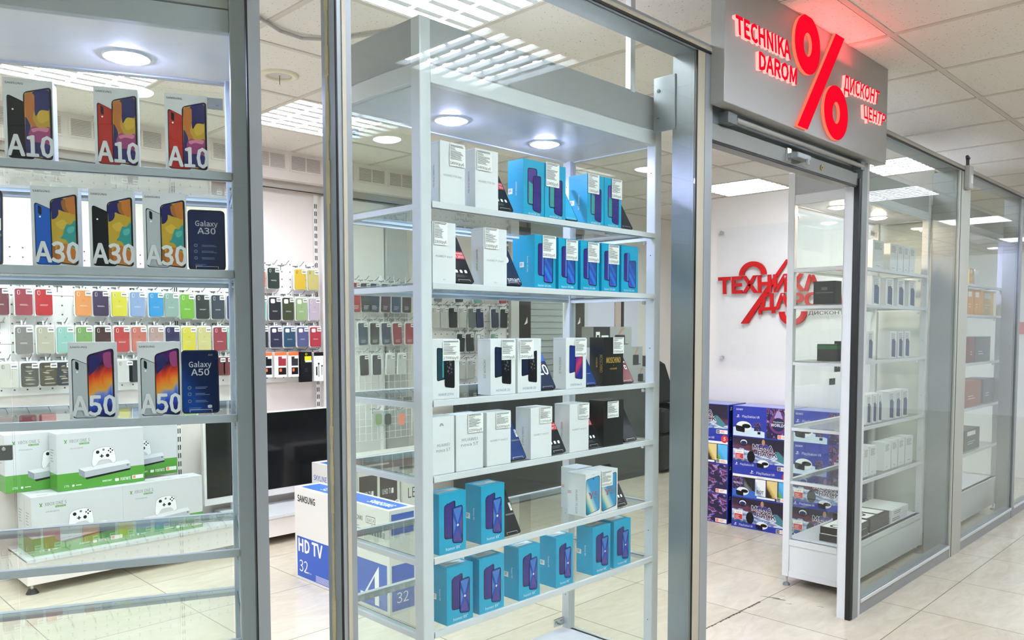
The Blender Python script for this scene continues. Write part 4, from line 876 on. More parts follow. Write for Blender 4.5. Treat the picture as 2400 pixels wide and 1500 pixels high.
def console_box(x, y, z, label):
    w, d, h = .437, .125, .300
    if 'xb' not in BOXM:
        b = MB(); b.box(0, w, 0, d, 0, h, XWH); F = Face(b, (0, 0, 0), (1, 0, 0), (0, 0, 1)); T = Face(b, (0, 0, h), (1, 0, 0), (0, 1, 0)); L = Face(b, (0, d, 0), (0, -1, 0), (0, 0, 1))
        F.rect(0, w, 0, .30*h, GREEN); L.rect(0, d, 0, .30*h, GREEN); L.bars(.2*d, .7*h, .5*d, 5, .05*h, .01*h, GREYINK)
        F.poly([(.085*w, .825*h), (.095*w, .825*h), (.118*w, .885*h), (.108*w, .885*h)], GREEN, 2); F.poly([(.115*w, .825*h), (.105*w, .825*h), (.082*w, .885*h), (.092*w, .885*h)], GREEN, 2)
        F.text('XBOX ONE S', .14*w, .83*h, .055*h, GREYINK, 1, w=.23*w); F.rect(.25*w, .36*w, .785*h, .815*h, GREEN, 1); F.text('ALL-DIGITAL', .256*w, .792*h, .016*h, WINK, 2, w=.098*w); F.text('ИГРЫ БЕЗ ДИСКОВ', .15*w, .715*h, .022*h, GREYINK, 1, w=.14*w)
        # console
        F.poly([(.235*w, .36*h), (.30*w, .30*h), (.30*w, .19*h), (.235*w, .25*h)], MGREY, 3); F.poly([(.30*w, .30*h), (.83*w, .36*h), (.83*w, .27*h), (.30*w, .19*h)], LGREY, 3); F.poly([(.235*w, .36*h), (.80*w, .43*h), (.83*w, .36*h), (.30*w, .30*h)], CTOP, 3); F.poly([(.30*w, .19*h), (.83*w, .27*h), (.83*w, .24*h), (.32*w, .155*h)], PBLACK, 2); F.disc(.80*w, .335*h, .005, GREYINK, 4)
        # controller
        cpts = [(.40, .66), (.47, .70), (.57, .71), (.64, .67), (.66, .52), (.665, .42), (.63, .39), (.59, .48), (.46, .47), (.425, .38), (.39, .36), (.38, .44)]
        F.round([(x*w, z*h) for x, z in cpts], .014, MGREY, 5); F.round([(.522*w+(x-.522)*w*.975, .54*h+(z-.54)*h*.965) for x, z in cpts], .014, mat('pad white', '#f1f2f3', .4), 6)
        F.disc(.452*w, .62*h, .009, PBLACK, 7); F.disc(.565*w, .545*h, .009, PBLACK, 7); F.disc(.52*w, .655*h, .006, GREYINK, 7)
        F.rect(.475*w, .52*w, .535*h, .552*h, PBLACK, 7); F.rect(.490*w, .505*w, .515*h, .575*h, PBLACK, 7)
        for dx, dz in ((0, .03), (0, -.03), (.022, 0), (-.022, 0)): F.disc((.60+dx)*w, (.63+dz)*h, .0045, PBLACK, 7, 8)
        F.text('1TБ', .07*w, .06*h, .035*h, WINK, 2); F.disc(.17*w, .075*h, .006, WINK, 2); F.bars(.2*w, .07*h, .08*w, 1, .1, .012*h, WINK, 2)
        F.text('MINECRAFT', .50*w, .075*h, .03*h, WINK, 2, w=.11*w, bold=.02); F.round([(.645*w, .06*h), (.69*w, .06*h), (.69*w, .11*h), (.645*w, .11*h)], .004, WINK, 2); F.text('FORTNITE', .71*w, .06*h, .052*h, WINK, 2, w=.12*w, bold=.02)
        F.rect(.85*w, .985*w, .06*h, .13*h, PAPER, 2); F.rect(.86*w, .89*w, .07*h, .12*h, ORANGE, 3); F.text('12', .865*w, .08*h, .025*h, PAPER, 4)
        for i in range(4): T.rect((.08+.22*i)*w, (.2+.22*i)*w, .3*d, .36*d, GREYINK, 1); T.rect((.1+.22*i)*w, (.24+.22*i)*w, .6*d, .66*d, SILVER, 1)
        BOXM['xb'] = b.mesh('console_box')
    tag(link('console_box', BOXM['xb'], None, (x, y, z)), label, 'console box')
x0 = at_y(72, 1165, 4.5).x; zb = .186; x2 = at_y(285, 1130, 4.5).x
console_box(x0, 4.5, zb, 'white and green console box, bottom left of the stack, corner towards us')
console_box(x2+.004, 4.5, zb, 'white and green console box, bottom right of the stack')
console_box(x0, 4.63, zb, 'white and green console box hidden behind the bottom left one')
xx = at_y(133, 1080, 4.56).x; console_box(xx, 4.56, zb+.302, 'white and green console box, front middle of the top layer')
console_box(at_y(413, 1050, 4.692).x-.434-.44, 4.692, zb+.302, 'white and green console box at the left of the top layer, partly covered')
console_box(at_y(413, 1050, 4.692).x-.434, 4.690, zb+.302, 'white and green console box at the right of the top layer, partly covered')
SCREEN = mat('black television screen', '#06080c', .12, spec=.6)
xt = X(478, 4.74, 1100)
r = empty('television', (xt, 4.74, .186), 0, 'big black television with a white frame standing on the base shelf', 'television')
b = MB(); b.box(0, .99, 0, .035, .060, .612, mat('white television plastic', '#e4e2e0', .35)); b.obj('casing', r, bev=.003)
MB().box(.016, .974, -.0012, 0, .104, .604, SCREEN).obj('screen', r)
b = MB(); Face(b, (.30, -.0008, .072), (1, 0, 0), (0, 0, 1)).text('LG', .09, 0, .012, GREYINK, 1); Face(b, (.30, -.0008, .072), (1, 0, 0), (0, 0, 1)).disc(.078, .006, .007, GREYINK, 1); b.obj('maker_mark', r)
MB().box(.1, .3, -.06, .09, 0, .012, WHITE_M).box(.18, .22, .005, .03, .012, .062, WHITE_M).box(.69, .89, -.06, .09, 0, .012, WHITE_M).box(.77, .81, .005, .03, .012, .062, WHITE_M).obj('stand', r)

# television cartons on the floor ---------------------------------------
CARD = mat('white carton', '#dcdad6', .5); CBLUE = mat('carton blue print', '#1f4fae', .4); CBLUE2 = mat('carton blue lid', '#2c62c4', .4)
TX = 2.18; ty1 = at_z(690, 1353, 0).y; ty0 = at_z(918, 1443, 0).y; th = at_x(687, 1139, TX).z; tw = ty1-ty0
b = MB(); b.box(0, tw, 0, .155, 0, th, CARD); F = Face(b, (0, 0, 0), (1, 0, 0), (0, 0, 1)); R = Face(b, (tw, 0, 0), (0, 1, 0), (0, 0, 1)); T = Face(b, (0, 0, th), (1, 0, 0), (0, 1, 0))
F.rect(.02, tw-.02, .03*th, .47*th, CBLUE); F.text('SAMSUNG', .03, .85*th, .068*th, INK, 1, w=.205*tw, bold=.05); F.text('HD TV', .035, .31*th, .135*th, WINK, 2, w=.275*tw, bold=.05); F.text('32', .04, .09*th, .125*th, WINK, 2, w=.10*tw); F.text('80 см', .15*tw, .09*th, .02*th, WINK, 2); F.bars(.24*tw, .10*th, .25*tw, 6, .012*th, .004*th, WINK, 2, .9)
F.poly([(.72*tw, .14*th), (.76*tw, .14*th), (.90*tw, .44*th), (.90*tw, .05*th), (.86*tw, .05*th), (.86*tw, .33*th), (.79*tw, .17*th), (.86*tw, .17*th), (.86*tw, .12*th), (.72*tw, .10*th)], WINK, 2); F.text('80 CLASS', .60*tw, .06*th, .03*th, WINK, 2)
F.text('HDMI', .66*tw, .84*th, .045*th, INK, 1, bold=.02); F.bars(.66*tw, .78*th, .08*tw, 4, .025*th, .006*th, GREYINK); F.round([(.78*tw, .83*th), (.87*tw, .83*th), (.87*tw, .90*th), (.78*tw, .90*th)], .006, INK, 1); F.round([(.783*tw, .835*th), (.867*tw, .835*th), (.867*tw, .895*th), (.783*tw, .895*th)], .005, CARD, 2); F.text('BACK', .795*tw, .845*th, .035*th, GREYINK, 3)
for i in range(7): F.rect((.78+.026*i)*tw, (.80+.026*i)*tw, .72*th, (.78+.02*(i % 3))*th, GREYINK, 1)
F.text('MODEL', .42*tw, .80*th, .02*th, GREYINK, 1)
R.rect(.012, .143, .76*th, .96*th, CBLUE); R.text('SAMSUNG', .0775, .83*th, .045*th, WINK, 2, w=.105, bold=.02, align='c'); R.rect(.012, .143, .03*th, .47*th, CBLUE); R.text('32', .04, .10*th, .1*th, WINK, 2)
T.rect(.03, tw-.03, .02, .135, CBLUE2); T.text('SAMSUNG', .70*tw, .05, .045, WINK, 2, w=.22*tw, bold=.03); T.text('32', .2*tw, .05, .04, WINK, 2)
tag(b.obj('television_carton', None, (TX, ty1, 0), -PI/2), 'white and blue television carton standing on the floor, big 32 on its side', 'carton')
SX = 2.66; sy = SX/(at_x(731, 1100, SX).x/at_x(731, 1100, SX).y); sh = at_x(731, 1083, SX).z
b = MB(); b.box(0, .26, 0, .16, 0, sh, CARD); F = Face(b, (0, 0, 0), (1, 0, 0), (0, 0, 1)); T = Face(b, (0, 0, sh), (1, 0, 0), (0, 1, 0)); T.rect(.06, .25, .02, .14, CBLUE2)
F.text('SKYLINE', .02, sh-.11, .032, CBLUE, 1, w=.15, bold=.02); F.text('40LT5900', .02, sh-.18, .024, CBLUE, 1, w=.15); F.rect(.2, .25, .03, sh-.02, CBLUE)
tag(b.obj('television_carton', None, (SX, sy, 0), -PI/2), 'white carton with blue lettering just behind the carton marked 32', 'carton')
UY = 4.30; ux0, ux1 = X(838, UY, 1140), X(937, UY, 1140); uh = at_y(880, 1102, UY).z; uf = at_y(880, 1066, UY).z-uh
b = MB(); b.box(0, ux1-ux0, 0, .16, 0, uh, CARD); F = Face(b, (0, 0, 0), (1, 0, 0), (0, 0, 1)); DK = mat('dark carton print', '#3d3638', .4)
for k in (0, 1): a = .012+k*(ux1-ux0)*.48; ww = (ux1-ux0)*.42; F.rect(a, a+ww, .1, uh-.03, DK); F.text('UHD TV', a+.02, uh-.17, .035, WINK, 2, w=ww*.55); F.rect(a+ww*.68, a+ww*.78, uh-.17, uh-.135, WINK, 2); F.text('43', a+ww*.4, uh-.3, .08, WINK, 2)
tag(b.obj('television_carton', None, (ux0, UY, 0)), 'white carton with two dark panels behind the middle cabinet', 'carton')
lx0, lx1 = X(941, UY, 1140), X(985, UY, 1140)
b = MB(); b.box(0, lx1-lx0, 0, .14, 0, uh-.03, CARD); Face(b, (0, 0, 0), (1, 0, 0), (0, 0, 1)).text('LED', .04, uh-.22, .07, INK, 1, w=.11); tag(b.obj('television_carton', None, (lx0, UY-.02, 0)), 'plain white carton lettered LED beside the dark panelled one', 'carton')
b = MB(); b.box(0, .72, 0, .14, 0, uf, CARD); F = Face(b, (0, 0, 0), (1, 0, 0), (0, 0, 1)); F.rect(0, .72, .0, uf*.72, mat('brown carton print', '#8d7470')); F.bars(.05, .025, .35, 1, .1, .012, WINK, 2)
tag(b.obj('flat_carton', None, (ux0-.03, UY+.01, uh+.001)), 'flat white and brown carton lying on the tall television cartons', 'carton')

# ---------------------------------------------------------------- behind the middle cabinet
YW = 4.74
gx0, gx1 = X(826, YW), X(985, YW); gz1, gz0 = at_y(840, 643, YW).z, at_y(840, 1036, YW).z
WW = mat('white wire', '#f2f3f3', .4)
r = empty('wire_grid', (gx0, YW, 0), 0, 'white wire grid hung with phone cases, seen through the side of the middle cabinet', 'wire grid')
b = MB(); w = gx1-gx0; k = 0
while k*.052 < w: b.cyl((k*.052, 0, gz0), (k*.052, 0, gz1), .0024, WW, 6); k += 1
z = gz0
while z < gz1: b.cyl((0, .004, z), (w, .004, z), .0024, WW, 6); z += .052
b.obj('wires', r); MB().cyl((.26, .02, .0), (.26, .02, gz1), .016, WW, 12).box(.16, .36, -.05, .09, 0, .012, WW).obj('stand', r)
GH = r
def grow(items, ref, kind, where, cw, zt=None, ch=None):
    px, yt, yb = ref; t_, b_ = at_y(px, yt, YW-.07).z, at_y(px, yb, YW-.07).z
    for p, name, hexc in items: case(X(p, YW-.07), t_, YW-.07, hexc, '%s phone case on the %s of the white wire grid' % (name, where), cw, t_-b_, kind, None, True, random.uniform(-.06, .06), GH)
grow([(836, 'scarlet', '#b03038'), (859, 'charcoal', '#3a3c3e'), (882, 'dark navy', '#2d3a56'), (908, 'plum purple', '#4b2f42'), (931, 'steel blue', '#2c4766'), (956, 'dark plum', '#402a38')], (860, 664, 731), 'printed', 'top row', .074)
grow([(852, 'blue grey', '#3a5263'), (880, 'graphite', '#3c3e3d'), (906, 'slate blue', '#36475a'), (932, 'brick red', '#9c3845'), (962, 'crimson', '#a8323e')], (860, 757, 808), 'printed', 'middle row', .072)
grow([(854, 'black plain', '#3a3b3d'), (884, 'wide black', '#404246'), (917, 'white plain', '#e9e9e6'), (944, 'milky white', '#f0f0ee')], (854, 833, 880), 'plain', 'lower row', .066)
for px, c, t in ((886, '#8fa177', 'small green bagged strap'), (908, '#3a3d3c', 'small black bagged strap'), (940, '#e98f78', 'small coral bagged strap')):
    zt, zb = at_y(px, 968, YW-.05).z, at_y(px, 996, YW-.05).z; x = X(px, YW-.05); o = empty('strap_pack', (x, YW-.05, zt), 0, t+' at the bottom of the white wire grid', 'watch strap')
    MB().box(-.04, .04, .004, .008, zb-zt-.01, .015, CLEARP).obj('bag', o); b = MB(); b.prism([(a[0], 0, a[1]) for a in rpoly([(-.028, zb-zt), (.028, zb-zt), (.028, -.005), (-.028, -.005)], .02)], (0, .004, 0), mat('strap '+c, c)); b.obj('strap', o); link('peg_hook', HOOKM, GH, (x-gx0, .03, zt+.02))
BEIGE = mat('pale beige wall panel', '#dcd6cc', .6); GREYP = mat('grey wall panel', '#bfc0bf', .5)
struct(MB().box(X(756, 4.83), X(900, 4.83), 4.82, 4.849, .0, 2.24, PEG).obj('trim_13'))
struct(MB().box(X(903, 4.83), X(950, 4.83), 4.80, 4.849, .0, 2.2, GREYP).obj('trim_14'))
px0, px1 = X(985, YP), X(1192, YP)
PM = panel(px0, px1, .86, 1.78, 'cream lit pegboard behind the white boxes of the middle cabinet')
struct(MB().box(px1, X(1217, 4.8), 4.79, 4.849, 0, 2.2, mat('satin white panel', '#d9d6d0', .35)).obj('trim_15'))
def prow(items, ref, where, cw):
    px, yt, yb = ref; t_, b_ = at_y(px, yt, YC).z, at_y(px, yb, YC).z
    for p, name, hexc, kind in items: case(X(p, YC), t_, YC, hexc, '%s phone case on the %s of the cream pegboard' % (name, where), cw, t_-b_, kind, None, True, random.uniform(-.07, .07), PM)
prow([(1022, 'white bagged', '#efece6', 'plain'), (1042, 'clear white', '#e8e6e0', 'plain'), (1063, 'black tilted', '#2c2c2e', 'plain'), (1086, 'off white', '#ece9e2', 'plain'), (1108, 'grey with mint edge', '#7b8783', 'plain'), (1125, 'navy with orange edge', '#2c3560', 'plain'), (1161, 'dark blue with orange swoosh', '#2f3a50', 'plain'), (1183, 'black slim', '#2e3032', 'plain')], (1063, 722, 768), 'middle row', .075)
prow([(1030, 'grey top', '#8a8d90', 'plain'), (1076, 'dark slate', '#4a4f56', 'plain'), (1121, 'mint and orange', '#8cc9b6', 'plain'), (1146, 'white and red', '#e5ddd8', 'plain'), (1178, 'red and white', '#c9575a', 'plain')], (1063, 660, 708), 'upper row', .075)
prow([(1082, 'big black', '#2b2c2e', 'plain'), (1102, 'second black', '#333436', 'plain'), (1126, 'black topped white', '#d8d6d2', 'square'), (1160, 'mint bagged', '#a9d4c9', 'plain')], (1082, 783, 824), 'lower row', .075)
prow([(1082, 'white paper bagged', '#f0ede7', 'plain'), (1106, 'frosted white', '#e4e2dc', 'plain')], (1082, 846, 888), 'bottom row', .075)
# roller shutter, dark posts and a white frame further back
SH = mat('grey shutter', '#aeb4b0', .5); DARKP = mat('dark brown post', '#37332f', .4)
s0, s1 = X(1243, 4.8), X(1342, 4.8); b = MB(); b.box(s0, s1, 4.82, 4.849, 0, 2.25, SH); z = .02
while z < 2.2: b.prism([(s0, 4.812, z), (s0, 4.82, z), (s0, 4.82, z+.05)], (s1-s0, 0, 0), SH); z += .055
struct(b.obj('door_2'))
for i, (a, c) in enumerate(((1217, 1243), (1342, 1367))):
    b = MB(); b.box(X(a, 4.79), X(c, 4.79), 4.785, 4.849, 0, 2.2, DARKP); F = Face(b, (X(a, 4.785), 4.785, 0), (1, 0, 0), (0, 0, 1)); q = at_y((a+c)/2, 752, 4.785)
    cxx = q.x-X(a, 4.785); F.round([(cxx-.01, q.z-.035), (cxx+.035, q.z-.02), (cxx+.03, q.z+.04), (cxx+.015, q.z)], .012, WINK, 1); struct(b.obj('trim_%d' % (16+i)))
wx0, wx1 = X(1378, 4.8), X(1500, 4.8); b = MB(); LILAC = mat('lilac lit room tone', '#e4e4f2', .4)  # pale lilac colour stands in for the bright lit room beyond
b.box(wx0, wx1, 4.83, 4.849, .9, 2.1, LILAC); b.box(wx0-.05, wx0, 4.80, 4.849, 0, 2.15, WHITE_M); b.box(X(1445, 4.8), X(1458, 4.8), 4.815, 4.849, .9, 2.1, mat('pinkish strip', '#c9b5ac')); b.box(X(1460, 4.8), X(1464, 4.8), 4.81, 4.849, .9, 2.1, DARKP); b.box(wx0, wx1, 4.81, 4.84, 2.1, 2.15, WHITE_M)
struct(b.obj('window_6'))
# dark counter with grey boxes
CY0 = 4.22; c0, c1 = X(1150, CY0), X(1519, CY0); ch = at_y(1450, 905, CY0).z
COUNT = mat('dark grey counter', '#2e3233', .4)
r = empty('counter', (c0, CY0, 0), 0, 'dark grey counter behind the middle cabinet', 'counter')
MB().box(0, c1-c0, 0, .42, 0, ch-.03, COUNT).obj('counter_body', r); MB().box(-.01, c1-c0+.01, -.01, .43, ch-.03, ch, mat('counter top', '#565a5b', .3)).obj('counter_top', r)
GBOX = mat('grey carton', '#9b9d9c', .45); DG = mat('dark grey print', '#6d7071', .4)
def grey_box(a, c, yt, yb, label, Y, cls=0, zb=None):
    x0, x1 = X(a, Y), X(c, Y); h = at_y(a, yt, Y).z-at_y(a, yb, Y).z; w = x1-x0; b = MB(); b.box(0, w, 0, .13, 0, h, GBOX); F = Face(b, (0, 0, 0), (1, 0, 0), (0, 0, 1))
    if cls: F.rect(0, w*.42, 0, h, DG); F.rect(.06*w, .16*w, .35*h, .75*h, PAPER, 2); F.rect(.08*w, .14*w, .4*h, .6*h, INK, 3); F.round([(.2*w, .4*h), (.38*w, .4*h), (.38*w, .58*h), (.2*w, .58*h)], .006, PAPER, 2)
    F.round([(.55*w, .1*h), (.82*w, .1*h), (.82*w, .6*h), (.55*w, .6*h)], .01, DG, 2); F.poly([(.62*w, .6*h), (.68*w, .6*h), (.82*w, .95*h), (.72*w, .95*h)], mat('skin tone print', '#a5816c'), 2); F.bars(.82*w, .12*h, .12*w, 1, .1, .04*h, DG)
    tag(b.obj('device_carton', None, (x0, Y, zb)), label, 'carton'); return zb+h
Zt = grey_box(1470, 1516, 862, 903, 'grey device carton on the counter, lowest of its stack', CY0+.02, 0, ch+.0005)
Zt = grey_box(1455, 1506, 812, 861, 'grey device carton in the middle of the stack on the counter', CY0+.025, 0, Zt+.0005)
Zt = grey_box(1391, 1480, 762, 811, 'wide grey device carton with a small picture, on top of the counter stack', CY0+.03, 1, Zt+.0005)
# black armchair
r = empty('armchair', (6.10, 4.12, 0), 0, 'black padded armchair by the white wall behind the middle cabinet', 'armchair')
LEATH = noise_bump('black leather', '#0b0c0d', .6, 200, .1, .001)
MB().box(0, .62, 0, .55, .03, .36, LEATH).obj('seat_base', r, bev=.03); MB().box(0, .13, 0, .5, .37, .60, LEATH).obj('armrest', r, bev=.03); MB().box(.50, .62, 0, .5, .37, .60, LEATH).obj('armrest', r, bev=.03); MB().box(.14, .49, .02, .40, .37, .48, LEATH).obj('seat_cushion', r, bev=.03)
MB().prism([(.0, .26, .61), (.0, .56, .61), (.0, .68, 1.06), (.0, .56, 1.06), (.0, .40, .98)], (.62, 0, 0), LEATH).obj('backrest', r, bev=.03)

# ---------------------------------------------------------------- logo on the right wall
XL = 5.078
def lg(px, py): # photo crop point -> (y, z) on the letters' front plane
    p = at_x(1640+px/3.409, 380+py/3.409, XL); return (p.y, p.z)
REDL = mat('red acrylic letters', '#a50d12', .5, spec=.2); REDD2 = mat('dark red overlap', '#8f0d14', .3)
r = empty('wall_logo', (5.10, 2.6, 1.4), 0, 'clear acrylic plate on the white wall carrying a large red percent mark and red words', 'wall sign')
def lobj(b, name): o = b.obj(name, r, (-5.10, -2.6, -1.4)); return o
ya, za = lg(135, 535); yb_, zb_ = lg(140, 1640)
ACR = glass_mat('clear acrylic', '#fdfeff', .015, .4)
b = MB(); b.box(5.086, 5.092, 1.62, ya, zb_, za, ACR); lobj(b, 'acrylic_plate')
for q in ((172, 563), (172, 1560)):
    y, z = lg(*q); b = MB(); b.cyl((5.076, y, z), (5.10, y, z), .012, CHROME, 16); lobj(b, 'stand_off')
def lprism(pts, name, m, d=.010): b = MB(); b.prism([(XL, y, z) for y, z in pts], (d, 0, 0), m); lobj(b, name)
def arc(cx, cy, ro, ri, a0, a1, n=20):
    c = lg(cx, cy); e = lg(cx-ro, cy+ro*.02); R = abs(e[0]-c[0]); k = ri/ro
    Rz = abs(lg(cx, cy-ro)[1]-c[1]); P = [(c[0]-R*math.cos(a0+(a1-a0)*i/n), c[1]+Rz*math.sin(a0+(a1-a0)*i/n)) for i in range(n+1)]
    return P + [(c[0]-R*k*math.cos(a0+(a1-a0)*i/n), c[1]+Rz*k*math.sin(a0+(a1-a0)*i/n)) for i in range(n, -1, -1)]
lprism(arc(420, 900, 108, 66, 0, PI), 'percent_mark', REDL)
lprism([lg(325, 1290), lg(385, 1290), lg(712, 780), lg(690, 775)], 'percent_mark', REDL)
lprism(arc(742, 1193, 112, 66, PI, 2*PI), 'percent_mark', REDL)
def lword(t, tl, bl, tr, br_, name, m, d=.008, x=XL-.004, bold=.04):
    vs, fs, tw = glyphs(t, bold, True); A_, B_, C_, D_ = (Vector(lg(*p)) for p in (tl, bl, tr, br_)); P = []
    for a, c in vs: s = a/tw; q = B_.lerp(D_, s).lerp(A_.lerp(C_, s), c); P.append((q.x, q.y))
    n = len(P); b = MB(); b.add([(x, y, z) for y, z in P], fs, m); cnt = {}
    for f in fs:
        for i in range(len(f)): cnt[(f[i], f[(i+1) % len(f)])] = 1
    b.add([(x, y, z) for y, z in P]+[(x+d, y, z) for y, z in P], [(e[1], e[0], n+e[0], n+e[1]) for e in cnt if (e[1], e[0]) not in cnt], m); lobj(b, name)
lword('ТЕХНИКА', (148, 935), (150, 1050), (962, 893), (968, 1020), 'logo_word', REDL)
lword('ДАРОМ', (470, 1065), (470, 1185), (1130, 1045), (1135, 1130), 'logo_word', REDL)
lword('ДИСКОНТ', (868, 1192), (868, 1220), (1150, 1190), (1150, 1214), 'logo_caption', mat('dark logo ink', '#4a3f44', .5), .004, XL, 0)

# ---------------------------------------------------------------- stack of headset cartons
VBLUE = mat('carton royal blue', '#1c2f9a', .3); VDK = mat('carton night blue', '#141a4e', .3); VWH = mat('carton pale blue', '#cfe0f2', .35); PADW = mat('pad white')
SWIRL = art('violet swirl picture', [(0, '#0e0a26'), (.41, '#1a1140'), (.46, '#4a2470'), (.50, '#b8a2d8'), (.525, '#5a2872'), (.565, '#7c2846'), (.61, '#1d1140'), (1, '#0e0a26')], 5, 1.3, .3, sx=.0, sz=.12, detail=4)
SWIRL.node_tree.nodes['Math.001'].inputs[2].default_value = -.28
BATTLE = art('space battle picture', [(0, '#243a6e'), (.22, '#b9cbe4'), (.32, '#4a5fa0'), (.45, '#e6edf6'), (.55, '#2c2f6a'), (.66, '#6a2a2c'), (.8, '#2a1a3a'), (1, '#15102a')], 4, .9, .3, sx=.35, detail=5)
GAMES = [art('dark game cover', [(0, '#2a2a30'), (.5, '#6f7278'), (1, '#1a1a1e')], 4, .6), art('pale robot game cover', [(0, '#dfe8f2'), (.5, '#8fa6c4'), (1, '#f2f5f8')], 5, .7), art('sepia game cover', [(0, '#1b140c'), (.5, '#3a2a16'), (.75, '#c9a85a'), (1, '#e0cb8a')], 3, .3), art('sunny game cover', [(0, '#2f7a2a'), (.45, '#6fb04a'), (.55, '#3f9ad6'), (1, '#58b3e6')], 4, .3)]
VM = {}
def ps_logo(F, x, y, h): F.poly([(x+.35*h, y), (x+.55*h, y+.05*h), (x+.55*h, y+h), (x+.35*h, y+.95*h)], WINK, 3); F.round([(x+.55*h, y+.95*h), (x+.55*h, y+.8*h), (x+.9*h, y+.55*h), (x+.95*h, y+.8*h)], .1*h, WINK, 3); F.round([(x-.1*h, y+.12*h), (x+.3*h, y+.05*h), (x+.3*h, y+.2*h), (x, y+.28*h)], .05*h, WINK, 3); F.round([(x+.6*h, y+.1*h), (x+1.1*h, y+.2*h), (x+1.05*h, y+.32*h), (x+.6*h, y+.22*h)], .05*h, WINK, 3)
def headset(F, x, y, s, k=4): F.disc(x+.55*s, y+.38*s, .5*s, PADW, k, 20, .30*s); F.disc(x+.72*s, y+.40*s, .28*s, PBLACK, k+1, 20, .13*s); F.round([(x, y+.42*s), (x+.62*s, y+.34*s), (x+.62*s, y), (x+.05*s, y+.06*s)], .09*s, PBLACK, k+2); F.disc(x+.15*s, y+.16*s, .02*s, BLUEP, k+3)
def age(F, x0, x1, y, h, t): F.round([(x0, y), (x1, y), (x1, y+h), (x0, y+h)], .004, PAPER, 5); F.rect(x0+.1*h, x0+h*.95, y+.12*h, y+.88*h, ORANGE if t == '16' else INK, 6); F.text(t, x0+.2*h, y+.3*h, .4*h, PAPER, 7, w=.62*h); F.bars(x0+1.2*h, y+.6*h, (x1-x0)-1.4*h, 2, .3*h, .12*h, ORANGE, 6)
VWD, VH, VD = .41, .2035, .235
